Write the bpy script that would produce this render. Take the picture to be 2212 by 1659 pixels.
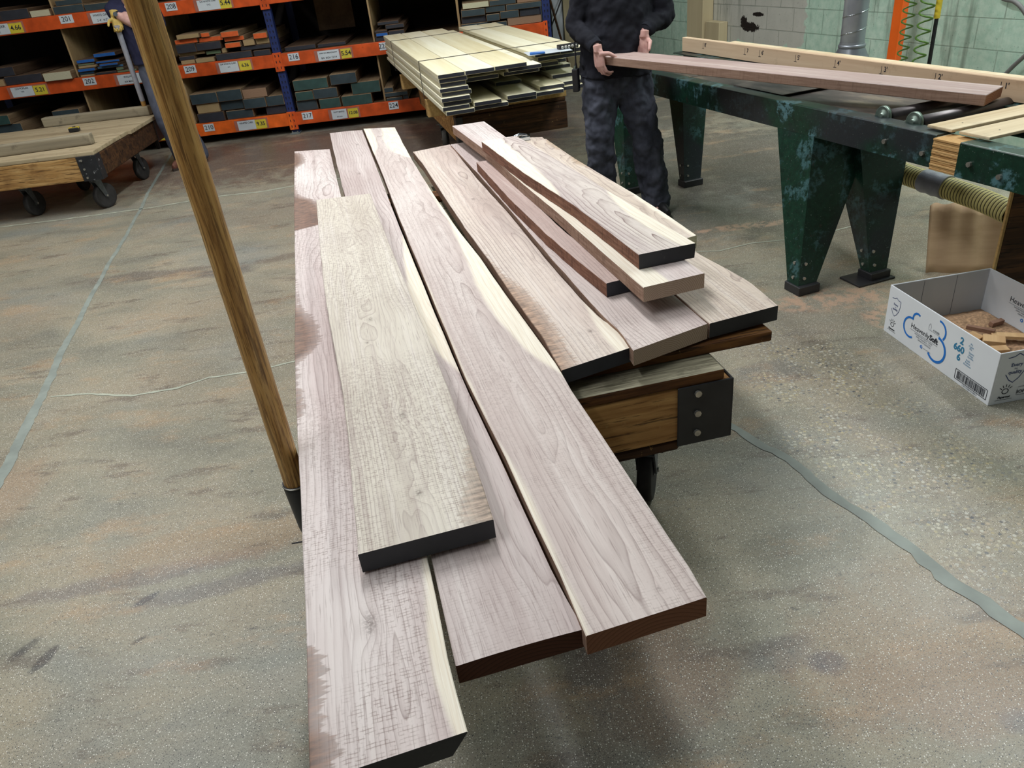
import bpy, bmesh, math, random
import numpy as np
from mathutils import Vector, Matrix, noise as mnoise

# ------------------------------------------------------------------ camera survey
F = 1618.0; PITCH = math.radians(30.41); ROLL = math.radians(-6.82); H = 1.62
_cp, _sp = math.cos(PITCH), math.sin(PITCH)
FW = np.array([0, _cp, -_sp]); _rt = np.array([1., 0, 0]); _up = np.array([0, _sp, _cp])
_cr, _sr = math.cos(ROLL), math.sin(ROLL)
RT = _cr*_rt + _sr*_up; UP = -_sr*_rt + _cr*_up
CAM = np.array([0, 0, H])
def ray(x, y): return FW + (x-1106)/F*RT - (y-829.5)/F*UP
def onz(x, y, z):
    d = ray(x, y); return Vector(CAM + d*(z-H)/d[2])
def ony(x, y, Y):
    d = ray(x, y); return Vector(CAM + d*Y/d[1])
def onpl(x, y, p, n):
    d = ray(x, y); n = np.array(n); return Vector(CAM + d*((np.array(p)-CAM) @ n)/(d @ n))

for o in list(bpy.data.objects): bpy.data.objects.remove(o)
sc = bpy.context.scene
COL = sc.collection
random.seed(4)
R = math.radians

# ------------------------------------------------------------------ object helpers
def tag(o, label=None, cat=None, group=None, kind=None):
    if label: o['label'] = label
    if cat: o['category'] = cat
    if group: o['group'] = group
    if kind: o['kind'] = kind
    return o
def empty(name, loc=(0, 0, 0), rz=0.0, label=None, cat=None, group=None):
    o = bpy.data.objects.new(name, None); COL.objects.link(o)
    o.location = loc; o.rotation_euler = (0, 0, rz); o.empty_display_size = .1
    return tag(o, label, cat, group)

class MB:
    """mesh builder: faces with material slots, all going into ONE mesh"""
    def __init__(s): s.v = []; s.f = []; s.m = []; s.mats = []; s.sm = []
    def mi(s, mat):
        if mat not in s.mats: s.mats.append(mat)
        return s.mats.index(mat)
    def add(s, vs, fs, mat, smooth=False, M=None):
        b = len(s.v); k = s.mi(mat)
        for v in vs:
            v = Vector(v)
            s.v.append(M @ v if M else v)
        for f in fs: s.f.append([b+i for i in f]); s.m.append(k); s.sm.append(smooth)
        return s
    def box(s, lo, hi, mat, M=None, ends=None):
        x0, y0, z0 = lo; x1, y1, z1 = hi
        vs = [(x0,y0,z0),(x1,y0,z0),(x1,y1,z0),(x0,y1,z0),(x0,y0,z1),(x1,y0,z1),(x1,y1,z1),(x0,y1,z1)]
        s.add(vs, [(0,3,2,1),(4,5,6,7),(1,2,6,5),(3,0,4,7),(2,3,7,6)], mat, False, M)
        s.add(vs, [(0,1,5,4)], ends or mat, False, M)
        return s
    def bbox(s, lo, hi, mat, b=.003, M=None, ends=None, seg=1):
        """bevelled box; ends = material of the -Y face"""
        bm = bmesh.new(); bmesh.ops.create_cube(bm, size=1)
        c = [(lo[i]+hi[i])/2 for i in range(3)]; d = [hi[i]-lo[i] for i in range(3)]
        for v in bm.verts: v.co = Vector([c[i]+v.co[i]*d[i] for i in range(3)])
        b = min(b, min(d)*.4)
        bmesh.ops.bevel(bm, geom=bm.edges[:], offset=b, segments=seg, affect='EDGES', profile=.6)
        bm.normal_update()
        vs = [v.co.copy() for v in bm.verts]
        fa = [[v.index for v in f.verts] for f in bm.faces if f.normal.y > -.9]
        fb = [[v.index for v in f.verts] for f in bm.faces if f.normal.y <= -.9]
        s.add(vs, fa, mat, False, M); s.add(vs, fb, ends or mat, False, M)
        bm.free(); return s
    def prism(s, poly, h0, h1, mat, M=None, axis='z', cap=None):
        """poly in 2-D extruded between h0 and h1 along an axis"""
        n = len(poly)
        def P(p, h):
            if axis == 'z': return (p[0], p[1], h)
            if axis == 'y': return (p[0], h, p[1])
            return (h, p[0], p[1])
        vs = [P(p, h0) for p in poly]+[P(p, h1) for p in poly]
        s.add(vs, [(i, (i+1) % n, n+(i+1) % n, n+i) for i in range(n)], mat, False, M)
        s.add(vs, [tuple(range(n-1, -1, -1)), tuple(range(n, 2*n))], cap or mat, False, M)
        return s
    def tube(s, pts, r, mat, n=12, caps=True, M=None, ell=None, smooth=True):
        """tube along a path; r number or list; ell = list of (rx, ry) half axes"""
        pts = [Vector(p) for p in pts]; m = len(pts); rings = []; up = None
        for i, p in enumerate(pts):
            t = (pts[min(i+1, m-1)]-pts[max(i-1, 0)]).normalized()
            if up is None:
                up = Vector((1, 0, 0)) if abs(t.x) < .8 else Vector((0, 1, 0))
            a = (up - t*up.dot(t)).normalized(); up = a; b = t.cross(a)
            ra = rb = (r[i] if isinstance(r, (list, tuple)) else r)
            if ell: ra, rb = ell[i]
            rings.append([p + a*ra*math.cos(2*math.pi*k/n) + b*rb*math.sin(2*math.pi*k/n) for k in range(n)])
        vs = [v for q in rings for v in q]
        fs = [(i*n+k, i*n+(k+1) % n, (i+1)*n+(k+1) % n, (i+1)*n+k) for i in range(m-1) for k in range(n)]
        s.add(vs, fs, mat, smooth, M)
        if caps: s.add(vs, [tuple(range(n-1, -1, -1)), tuple((m-1)*n+k for k in range(n))], mat, False, M)
        return s
    def lathe(s, prof, mat, n=24, M=None, smooth=True):
        """profile (r, h) turned about z"""
        vs = []; m = len(prof)
        for r, h in prof:
            for k in range(n): vs.append((r*math.cos(2*math.pi*k/n), r*math.sin(2*math.pi*k/n), h))
        fs = [(i*n+k, i*n+(k+1) % n, (i+1)*n+(k+1) % n, (i+1)*n+k) for i in range(m-1) for k in range(n)]
        s.add(vs, fs, mat, smooth, M)
        s.add(vs, [tuple(range(n-1, -1, -1)), tuple((m-1)*n+k for k in range(n))], mat, False, M)
        return s
    def ball(s, c, r, mat, M=None, n=16):
        bm = bmesh.new(); bmesh.ops.create_uvsphere(bm, u_segments=n, v_segments=max(6, n*2//3), radius=1)
        rr = r if isinstance(r, (tuple, list)) else (r, r, r)
        s.add([(c[0]+v.co.x*rr[0], c[1]+v.co.y*rr[1], c[2]+v.co.z*rr[2]) for v in bm.verts], [[v.index for v in f.verts] for f in bm.faces], mat, True, M)
        bm.free(); return s
    def text(s, body, size, mat, M, bold=0.0, sx=1.0, shear=0.0):
        cu = bpy.data.curves.new('t', 'FONT'); cu.body = body; cu.size = size; cu.align_x = 'CENTER'; cu.align_y = 'CENTER'
        cu.offset = bold; cu.resolution_u = 3; cu.shear = shear
        ob = bpy.data.objects.new('t', cu); COL.objects.link(ob)
        dg = bpy.context.evaluated_depsgraph_get()
        me = bpy.data.meshes.new_from_object(ob.evaluated_get(dg))
        s.add([(v.co.x*sx, v.co.y, 0) for v in me.vertices], [list(p.vertices) for p in me.polygons], mat, False, M)
        bpy.data.objects.remove(ob); bpy.data.curves.remove(cu); bpy.data.meshes.remove(me)
        return s
    def build(s, name, parent=None, loc=None, rz=None):
        me = bpy.data.meshes.new(name)
        me.from_pydata([tuple(v) for v in s.v], [], s.f); me.update()
        for m in s.mats: me.materials.append(m)
        me.polygons.foreach_set('material_index', s.m); me.polygons.foreach_set('use_smooth', s.sm)
        o = bpy.data.objects.new(name, me); COL.objects.link(o)
        if parent: o.parent = parent
        if loc is not None: o.location = loc
        if rz is not None: o.rotation_euler = (0, 0, rz)
        return o

def frame(o, x, y, z=None):
    """matrix with origin o and axes x, y"""
    x = Vector(x).normalized(); y = Vector(y).normalized(); z = x.cross(y) if z is None else Vector(z)
    M = Matrix.Identity(4)
    for i in range(3): M[i][0] = x[i]; M[i][1] = y[i]; M[i][2] = z[i]; M[i][3] = o[i]
    return M

# ------------------------------------------------------------------ material helpers
class G:
    def __init__(s, name):
        s.mat = bpy.data.materials.new(name); s.mat.use_nodes = True
        s.nt = s.mat.node_tree; s.nt.nodes.clear()
        s.out = s.nt.nodes.new('ShaderNodeOutputMaterial'); s.b = s.nt.nodes.new('ShaderNodeBsdfPrincipled')
        s.nt.links.new(s.b.outputs[0], s.out.inputs[0]); s._co = None; s.dim = '3D'
    def set(s, sock, v):
        if isinstance(v, bpy.types.NodeSocket): s.nt.links.new(v, sock)
        elif isinstance(v, (tuple, list)) and len(v) == 3 and sock.type == 'RGBA': sock.default_value = (*v, 1)
        else: sock.default_value = v
    def P(s, **k):
        for a, v in k.items(): s.set(s.b.inputs[{'col': 'Base Color', 'rough': 'Roughness', 'metal': 'Metallic', 'normal': 'Normal', 'spec': 'Specular IOR Level', 'coat': 'Coat Weight', 'coatr': 'Coat Roughness', 'sheen': 'Sheen Weight', 'trans': 'Transmission Weight', 'alpha': 'Alpha', 'sss': 'Subsurface Weight'}[a]], v)
        return s
    def co(s):
        if not s._co: s._co = s.nt.nodes.new('ShaderNodeTexCoord').outputs['Object']
        return s._co
    def m(s, op, a, b=0.0, c=0.0, clamp=False):
        n = s.nt.nodes.new('ShaderNodeMath'); n.operation = op; n.use_clamp = clamp
        s.set(n.inputs[0], a); s.set(n.inputs[1], b); s.set(n.inputs[2], c); return n.outputs[0]
    def xyz(s, v=None):
        n = s.nt.nodes.new('ShaderNodeSeparateXYZ'); s.set(n.inputs[0], v or s.co()); return n.outputs
    def vec(s, x, y, z):
        n = s.nt.nodes.new('ShaderNodeCombineXYZ'); s.set(n.inputs[0], x); s.set(n.inputs[1], y); s.set(n.inputs[2], z); return n.outputs[0]
    def sc(s, v, k, off=(0, 0, 0)):
        n = s.nt.nodes.new('ShaderNodeMapping'); s.set(n.inputs[0], v); n.inputs['Scale'].default_value = k; n.inputs['Location'].default_value = off; return n.outputs[0]
    def noise(s, v=None, scale=5., detail=3., rough=.5, dist=0., col=False):
        n = s.nt.nodes.new('ShaderNodeTexNoise'); s.set(n.inputs['Vector'], v or s.co())
        n.inputs['Scale'].default_value = scale; n.inputs['Detail'].default_value = detail; n.inputs['Roughness'].default_value = rough; n.inputs['Distortion'].default_value = dist
        return n.outputs[1 if col else 0]
    def vor(s, v=None, scale=5., feat='F1', rnd=1.):
        n = s.nt.nodes.new('ShaderNodeTexVoronoi'); n.feature = feat; n.voronoi_dimensions = s.dim; s.set(n.inputs['Vector'], v or s.co()); n.inputs['Scale'].default_value = scale; n.inputs['Randomness'].default_value = rnd
        return n.outputs
    def ramp(s, f, stops, interp='LINEAR'):
        n = s.nt.nodes.new('ShaderNodeValToRGB'); s.set(n.inputs[0], f); n.color_ramp.interpolation = interp
        e = n.color_ramp.elements
        for i, (p, c) in enumerate(stops):
            q = e[i] if i < 2 else e.new(p)
            q.position = p; q.color = (*c, 1) if isinstance(c, (tuple, list)) else (c, c, c, 1)
        return n.outputs[0]
    def mix(s, f, a, b, mode='MIX'):
        n = s.nt.nodes.new('ShaderNodeMix'); n.data_type = 'RGBA'; n.blend_type = mode
        s.set(n.inputs[0], f); s.set(n.inputs[6], a); s.set(n.inputs[7], b); return n.outputs[2]
    def sm(s, v, a, b):
        n = s.nt.nodes.new('ShaderNodeMapRange'); n.interpolation_type = 'SMOOTHSTEP'
        s.set(n.inputs[0], v); s.set(n.inputs[1], a); s.set(n.inputs[2], b); return n.outputs[0]
    def curve(s, v, pts):
        """piecewise curve of a 0..1 value"""
        n = s.nt.nodes.new('ShaderNodeFloatCurve'); c = n.mapping.curves[0]
        n.mapping.use_clip = False
        while len(c.points) > 2: c.points.remove(c.points[1])
        c.points[0].location = pts[0]; c.points[1].location = pts[-1]
        for p in pts[1:-1]: c.points.new(*p)
        n.mapping.update(); s.set(n.inputs['Value'], v); return n.outputs[0]
    def bump(s, h, st=.3, d=.01, nrm=None):
        n = s.nt.nodes.new('ShaderNodeBump'); s.set(n.inputs['Height'], h); n.inputs['Strength'].default_value = st; n.inputs['Distance'].default_value = d
        if nrm: s.set(n.inputs['Normal'], nrm)
        return n.outputs[0]
def srgb(r, g, b):
    f = lambda c: ((c/255+.055)/1.055)**2.4 if c > 10 else c/255/12.92
    return (f(r), f(g), f(b))
def plain(name, c, rough=.6, metal=0., var=.12, scale=12., bump=0., spec=.5):
    g = G(name); n = g.noise(scale=scale, detail=4)
    dk = tuple(x*(1-var*2) for x in c); lt = tuple(min(1, x*(1+var)) for x in c)
    g.P(col=g.ramp(n, [(.3, dk), (.7, lt)]), rough=rough, metal=metal, spec=spec)
    if bump: g.P(normal=g.bump(g.noise(scale=scale*6, detail=3), bump, .004))
    return g.mat

def plainwood(name, lt, dk, axis=1, rough=.7, grain=60., bump=.15, spots=0., ring=.5):
    """sawn softwood / plywood, grain running along an axis"""
    g = G(name)
    k = [1., 1., 1.]; k[axis] = .05
    v = g.sc(g.co(), tuple(k), (.3, .7, .1))
    a = g.noise(v, grain, 4, .6); w = g.noise(v, grain*.16, 3, .5, .6)
    f = g.m('ADD', g.m('MULTIPLY', a, 1-ring), g.m('MULTIPLY', w, ring))
    c = g.ramp(f, [(.32, dk), (.62, lt)])
    if spots:
        c = g.mix(g.m('MULTIPLY', g.sm(g.noise(scale=9, detail=5, rough=.7), .55, .72), spots), c, tuple(x*.35 for x in dk))
    g.P(col=c, rough=rough, spec=.3, normal=g.bump(a, bump, .004))
    return g.mat

def walnut(name, L, W, seed=0., pith=(0., .05, .02), spacing=.011, base=None, pale=None, knots=(), sapR=None, sapL=None, wane=None, saw=.5, warp=1., contrast=1.):
    """sawn walnut face: growth rings cut by the face, knots, cream sapwood band, brown rough patches"""
    g = G(name); X, Y, Z = g.xyz()
    base = base or srgb(206, 190, 186); pale = pale or srgb(226, 216, 212)
    sv = g.sc(g.co(), (1, 1, 1), (seed*3.1, seed*7.7, seed*1.3))
    yn = g.m('ADD', g.m('DIVIDE', Y, L), .5)
    w1 = g.m('SUBTRACT', g.noise(g.sc(sv, (5, 1.1, 5)), 1., 3, .5), .5)
    w2 = g.m('SUBTRACT', g.noise(g.sc(sv, (3, .7, 3), (5, 5, 5)), 1., 2, .5), .5)
    w3 = g.m('SUBTRACT', g.noise(g.sc(sv, (30, 4, 30)), 1., 3, .6), .5)
    x0, d0, sl = pith
    d = g.m('ADD', g.m('ADD', g.m('MULTIPLY', Y, sl), d0), g.m('MULTIPLY', w1, .17*warp))
    xx = g.m('ADD', g.m('SUBTRACT', X, x0), g.m('MULTIPLY', w2, .10*warp))
    r = g.m('SQRT', g.m('ADD', g.m('MULTIPLY', xx, xx), g.m('MULTIPLY', d, d)))
    r = g.m('ADD', r, g.m('MULTIPLY', w3, .006))
    kdark = None
    for kx, ky, amp, sx, sy in knots:
        u = g.m('DIVIDE', g.m('SUBTRACT', X, kx), sx); v = g.m('DIVIDE', g.m('SUBTRACT', Y, ky), sy)
        q = g.m('ADD', g.m('MULTIPLY', u, u), g.m('MULTIPLY', v, v)); e = g.m('POWER', 2.718, g.m('MULTIPLY', q, -1.))
        r = g.m('ADD', r, g.m('MULTIPLY', e, amp))
        dk = g.m('MULTIPLY', g.m('POWER', 2.718, g.m('MULTIPLY', q, -16.)), g.sm(g.noise(sv, 160., 3, .7), .3, .6))
        kdark = dk if kdark is None else g.m('MAXIMUM', kdark, dk)
    ph = g.m('FRACT', g.m('DIVIDE', r, spacing))
    line = g.ramp(ph, [(0., 0.), (.6, .08), (.86, .45), (.94, 1.), (1., 0.)])
    mod = g.sm(g.noise(g.sc(sv, (4, 1.5, 4), (9, 1, 1)), 1., 2), .32, .68)
    fib = g.noise(g.sc(sv, (230, 5, 230)), 1., 3, .6)
    pores = g.sm(g.noise(g.sc(sv, (330, 11, 300)), 1., 3, .55), .56, .70)
    tone = g.noise(g.sc(sv, (7, .9, 7), (2, 3, 4)), 1., 4, .55)
    c = g.mix(g.sm(tone, .3, .7), base, pale)
    c = g.mix(g.m('MULTIPLY', g.sm(g.noise(g.sc(sv, (4, 1.6, 4), (7, 9, 2)), 1., 3), .5, .75), .3), c, srgb(186, 174, 170))
    dark = srgb(128, 106, 102)
    st = g.noise(g.sc(sv, (46, .9, 46), (1, 6, 3)), 1., 4, .6)
    c = g.mix(g.m('MULTIPLY', g.sm(st, .5, .72), .34), c, srgb(158, 138, 134))
    c = g.mix(g.m('MULTIPLY', g.sm(g.m('SUBTRACT', 1., st), .52, .7), .30), c, srgb(236, 228, 222))
    c = g.mix(g.m('MULTIPLY', line, g.m('MULTIPLY_ADD', mod, .50*contrast, .20*contrast), clamp=True), c, dark)
    c = g.mix(g.m('MULTIPLY', pores, .46), c, srgb(132, 112, 108))
    c = g.mix(g.m('MULTIPLY', g.sm(fib, .45, .8), .18), c, srgb(236, 226, 220))
    if saw:
        s1 = g.m('SINE', g.m('ADD', g.m('MULTIPLY', Y, 2*math.pi/.0068), g.m('MULTIPLY', w3, 4.)))
        s2 = g.m('SINE', g.m('ADD', g.m('MULTIPLY', X, 2*math.pi/.0075), g.m('MULTIPLY', w3, 7.)))
        pm = g.sm(g.noise(g.sc(sv, (5, 2.2, 5), (3, 8, 1)), 1., 3), .36, .56)
        rag = g.sm(g.noise(g.sc(sv, (60, 90, 60)), 1., 2), .42, .6)
        sm_ = g.m('MULTIPLY', g.m('MULTIPLY', g.sm(s1, .35, 1.), pm), rag)
        sm2 = g.m('MULTIPLY', g.m('MULTIPLY', g.sm(s2, .45, 1.), pm), rag)
        c = g.mix(g.m('MULTIPLY', sm_, .5*saw, clamp=True), c, srgb(134, 114, 106))
        c = g.mix(g.m('MULTIPLY', sm2, .34*saw), c, srgb(138, 118, 112))
    jit = g.m('MULTIPLY', w1, .05)
    def sapband(c, pts, side):
        e = g.curve(yn, pts)                       # fraction of width covered by sapwood
        lim = g.m('MULTIPLY', g.m('SUBTRACT', .5, e), W)
        xv = X if side > 0 else g.m('MULTIPLY', X, -1.)
        f = g.sm(g.m('ADD', xv, g.m('ADD', jit, g.m('MULTIPLY', w3, .012))), g.m('SUBTRACT', lim, .008), g.m('ADD', lim, .010))
        sapc = g.mix(g.sm(fib, .3, .7), srgb(232, 220, 200), srgb(244, 237, 222))
        sapc = g.mix(g.m('MULTIPLY', line, .3), sapc, srgb(186, 164, 136))
        return g.mix(f, c, sapc)
    if sapR: c = sapband(c, sapR, 1)
    if sapL: c = sapband(c, sapL, -1)
    if wane:
        side, pts, wc = wane
        e = g.curve(yn, pts)
        xv = X if side > 0 else g.m('MULTIPLY', X, -1.)
        lim = g.m('MULTIPLY', g.m('SUBTRACT', .5, e), W)
        rag = g.m('MULTIPLY', g.m('SUBTRACT', g.noise(g.sc(sv, (12, 85, 12)), 1., 3, .6), .5), .07)
        f = g.sm(g.m('ADD', xv, rag), g.m('SUBTRACT', lim, .002), g.m('ADD', lim, .006))
        wn = g.noise(g.sc(sv, (22, 95, 20)), 1., 4, .65)
        wcol = g.mix(g.sm(wn, .3, .7), tuple(x*.40 for x in wc), tuple(x*1.45 for x in wc))
        deep = g.sm(g.m('SUBTRACT', xv, lim), .0, .05)
        c = g.mix(g.m('MULTIPLY', f, g.m('ADD', g.m('MULTIPLY', deep, .45), g.m('MULTIPLY_ADD', wn, .5, .25)), clamp=True), c, wcol)
    if kdark is not None:
        c = g.mix(g.m('MULTIPLY', kdark, .7), c, srgb(92, 76, 70))
    hgt = fib
    g.P(col=c, rough=.62, spec=.35, normal=g.bump(hgt, .18, .0012))
    return g.mat

def sawnedge(name, lt, dk, stain=.5):
    g = G(name); v = g.sc(g.co(), (1, .06, 1))
    a = g.noise(v, 120, 4, .65); s1 = g.noise(g.sc(g.co(), (1, 1, .15)), 90, 3, .6)
    c = g.ramp(a, [(.3, dk), (.7, lt)])
    c = g.mix(g.m('MULTIPLY', g.sm(s1, .5, .72), stain), c, tuple(x*.55 for x in dk))
    g.P(col=c, rough=.75, spec=.25, normal=g.bump(s1, .35, .002)); return g.mat
def endgrain(name, lt, dk, cx=.0, cz=-.12, sp=.006):
    g = G(name); X, Y, Z = g.xyz(); n = g.m('MULTIPLY', g.noise(scale=25, detail=2), .006)
    a = g.m('SUBTRACT', X, cx); b = g.m('SUBTRACT', Z, cz)
    r = g.m('ADD', g.m('SQRT', g.m('ADD', g.m('MULTIPLY', a, a), g.m('MULTIPLY', b, b))), n)
    f = g.ramp(g.m('FRACT', g.m('DIVIDE', r, sp)), [(0., 0.), (.7, .25), (.92, 1.), (1., 0.)])
    c = g.mix(f, lt, dk); c = g.mix(g.m('MULTIPLY', g.noise(scale=300, detail=2), .5), c, dk)
    g.P(col=c, rough=.8, spec=.2); return g.mat
def paint(name, c, worn=.3, under=(.12, .09, .07), rough=.55, scale=60., th=.62):
    g = G(name); n = g.noise(scale=scale, detail=5, rough=.7)
    b = g.noise(scale=9, detail=3)
    cc = g.ramp(b, [(.3, tuple(x*.75 for x in c)), (.7, tuple(min(1, x*1.25) for x in c))])
    cc = g.mix(g.m('MULTIPLY', g.sm(n, th, th+.08), worn), cc, under)
    g.P(col=cc, rough=rough, spec=.4, normal=g.bump(n, .12, .002)); return g.mat

M = {}
M['edge'] = sawnedge('walnut_edge', srgb(178, 150, 132), srgb(128, 98, 80))
M['edge_dark'] = sawnedge('walnut_edge_dark', srgb(150, 108, 88), srgb(96, 62, 48), .6)
M['end_light'] = endgrain('walnut_end_light', srgb(204, 184, 164), srgb(150, 122, 104), -.03, -.08)
M['end_brown'] = endgrain('walnut_end_brown', srgb(150, 104, 78), srgb(112, 74, 54), .02, -.15, .009)
M['end_dbrown'] = endgrain('walnut_end_dark_brown', srgb(92, 58, 42), srgb(64, 40, 30), .02, -.2, .009)
M['black'] = paint('black_end_sealer', srgb(44, 46, 50), .35, srgb(84, 80, 80), .55, 40)
M['slate'] = paint('slate_green_end_sealer', srgb(52, 66, 72), .3, srgb(30, 36, 40), .6, 18)
M['teal'] = paint('green_end_sealer', srgb(50, 78, 74), .4, srgb(34, 48, 52), .6, 16)
M['inky'] = paint('inky_end_sealer', srgb(48, 50, 58), .3, srgb(30, 30, 34), .6, 18)
M['blue'] = paint('blue_end_paint', srgb(36, 98, 176), .35, srgb(20, 60, 110), .5, 20)
M['bluegrey'] = paint('dull_blue_end_paint', srgb(58, 104, 140), .4, srgb(40, 60, 80), .5, 20)
M['orange_end'] = paint('orange_end_paint', srgb(222, 100, 48), .3, srgb(150, 60, 34), .5, 24)
M['olive'] = paint('olive_end_paint', srgb(104, 124, 96), .4, srgb(60, 80, 70), .5, 24)
M['cream'] = endgrain('cream_end', srgb(206, 204, 178), srgb(170, 164, 136), 0, -.2, .012)
M['raw'] = endgrain('raw_end', srgb(178, 156, 116), srgb(146, 122, 88), 0, -.15, .01)
M['rawbrown'] = endgrain('brown_end', srgb(160, 130, 106), srgb(128, 100, 80), 0, -.15, .01)
M['lumber'] = plainwood('rough_lumber', srgb(150, 128, 100), srgb(110, 88, 66), 1)
M['lumber_dark'] = plainwood('rough_dark_lumber', srgb(104, 82, 64), srgb(70, 54, 42), 1)
M['poplar'] = plainwood('pale_poplar', srgb(232, 226, 196), srgb(212, 200, 160), 1, grain=45, ring=.7)
M['poplar2'] = plainwood('paler_poplar', srgb(240, 236, 212), srgb(222, 214, 180), 1, grain=38, ring=.8)
M['ply'] = plainwood('plywood', srgb(178, 152, 112), srgb(142, 116, 82), 2, grain=40, ring=.6)
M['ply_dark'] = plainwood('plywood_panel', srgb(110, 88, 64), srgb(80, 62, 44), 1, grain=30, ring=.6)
# ------------------------------------------------------------------ more materials
def agedoak(name, lt, mid, dk, axis=0):
    g = G(name); k = [1., 1., 1.]; k[axis] = .05
    v = g.sc(g.co(), tuple(k), (.7, .2, .9))
    k2 = [1., 1., 1.]; k2[axis] = .09; v2 = g.sc(g.co(), tuple(k2), (.1, .5, .3))
    a = g.noise(v, 95, 5, .65); w = g.noise(v2, 20, 4, .55, 1.2)
    c = g.ramp(w, [(.28, dk), (.46, mid), (.66, lt)])
    crack = g.sm(a, .54, .62)
    c = g.mix(g.m('MULTIPLY', crack, .75), c, tuple(x*.3 for x in dk))
    nick = g.sm(g.noise(g.sc(g.co(), (1, 1, .5)), 45, 4, .75), .66, .72)
    c = g.mix(g.m('MULTIPLY', nick, .6), c, srgb(196, 160, 104))
    c = g.mix(g.m('MULTIPLY', g.sm(g.noise(scale=7, detail=3), .55, .7), .5), c, dk)
    g.P(col=c, rough=.75, spec=.3, normal=g.bump(g.m('ADD', g.m('MULTIPLY', crack, -1.), a), .5, .004)); return g.mat
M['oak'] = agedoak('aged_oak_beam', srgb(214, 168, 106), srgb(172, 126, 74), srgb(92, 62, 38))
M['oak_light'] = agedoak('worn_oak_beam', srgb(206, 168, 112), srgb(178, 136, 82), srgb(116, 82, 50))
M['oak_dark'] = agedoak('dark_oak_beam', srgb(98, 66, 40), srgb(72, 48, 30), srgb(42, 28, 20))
M['grey_plank'] = plainwood('weathered_grey_plank', srgb(164, 158, 134), srgb(84, 78, 62), 0, grain=140, bump=.5, spots=.45, ring=.2)
M['deck_left'] = plainwood('worn_pale_deck', srgb(196, 180, 148), srgb(148, 130, 102), 0, grain=60, bump=.3, spots=.4)
M['grey_lumber'] = plainwood('greyed_lumber', srgb(172, 162, 138), srgb(116, 108, 94), 0, grain=40, bump=.3, spots=.5, ring=.7)
M['sticker'] = agedoak('old_sticker_wood', srgb(140, 96, 50), srgb(98, 62, 32), srgb(52, 32, 20))
M['bunk'] = plainwood('bunk_lumber', srgb(196, 162, 104), srgb(150, 116, 70), 1, spots=.3)
M['pale'] = plainwood('fence_wood', srgb(212, 188, 158), srgb(186, 156, 126), 1, grain=30, spots=.25)
M['post_wood'] = plainwood('wall_post_wood', srgb(206, 194, 158), srgb(182, 168, 134), 2, grain=24, ring=.8)
M['slat'] = plainwood('slat_wood', srgb(222, 206, 174), srgb(190, 168, 132), 0, grain=36, spots=.2)
M['endstub'] = endgrain('stacked_end', srgb(216, 178, 122), srgb(160, 118, 70), .3, -.3, .012)
M['kraft'] = plainwood('thin_veneer_sheet', srgb(214, 184, 148), srgb(198, 166, 130), 0, grain=26, ring=.25, bump=.1)
def pole_mat():
    g = G('varnished_pole'); v = g.sc(g.co(), (1, 1, .06)); a = g.noise(v, 200, 5, .65); w = g.noise(v, 60, 4, .6, .5)
    c = g.ramp(w, [(.3, srgb(164, 118, 58)), (.5, srgb(196, 150, 84)), (.7, srgb(218, 178, 112))])
    c = g.mix(g.m('MULTIPLY', g.sm(a, .48, .60), .65), c, srgb(122, 82, 38)); c = g.mix(g.m('MULTIPLY', g.sm(g.noise(g.sc(g.co(), (1, 1, .03), (3, 3, 3)), 160, 3, .6), .56, .62), .6), c, srgb(92, 60, 28))
    c = g.mix(g.m('MULTIPLY', g.sm(g.noise(g.sc(g.co(), (1, 1, .3)), 30, 4, .7), .68, .74), .7), c, srgb(50, 34, 20))
    g.P(col=c, rough=.42, spec=.45, normal=g.bump(a, .3, .002)); return g.mat
M['pole'] = pole_mat()
M['steel_black'] = paint('black_steel', srgb(46, 46, 48), .4, srgb(110, 108, 104), .45, 70, .66)
M['steel_worn'] = paint('scuffed_black_steel', srgb(40, 42, 46), .9, srgb(170, 172, 176), .4, 22, .60)
M['bolt'] = plain('zinc_bolt', srgb(190, 188, 180), .35, .8, .15, 60)
M['chrome'] = plain('chrome', srgb(210, 220, 226), .15, 1., .05)
M['caster_metal'] = plain('caster_steel', srgb(96, 100, 104), .45, .7, .2, 30)
M['tire'] = plain('dark_rubber', srgb(44, 42, 42), .7, 0, .2, 30)
M['tire_grey'] = plain('grey_rubber', srgb(92, 90, 86), .65, 0, .15, 30)
M['rack_orange'] = paint('rack_orange', srgb(206, 84, 34), .4, srgb(150, 54, 22), .38, 26, .62)
M['rack_orange_hi'] = paint('rack_orange_bright', srgb(232, 104, 36), .3, srgb(170, 66, 26), .38, 26, .66)
M['rack_blue'] = paint('rack_blue', srgb(38, 52, 104), .3, srgb(24, 30, 56), .42, 26)
M['hole'] = plain('slot_dark', (.01, .01, .015), .9)
M['foot_zinc'] = plain('zinc_plate', srgb(150, 160, 160), .4, .6, .1)
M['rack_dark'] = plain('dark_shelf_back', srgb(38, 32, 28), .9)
M['card'] = plain('white_card', srgb(208, 216, 222), .4, 0, .03)
M['card_y'] = plain('yellow_card', srgb(216, 198, 62), .5, 0, .06)
M['sleeve'] = plain('clear_sleeve_pink', srgb(176, 112, 96), .15, 0, .1)
M['ink'] = plain('black_ink', srgb(34, 38, 50), .6)
M['ink_grey'] = plain('grey_ink', srgb(96, 104, 116), .6)
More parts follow.
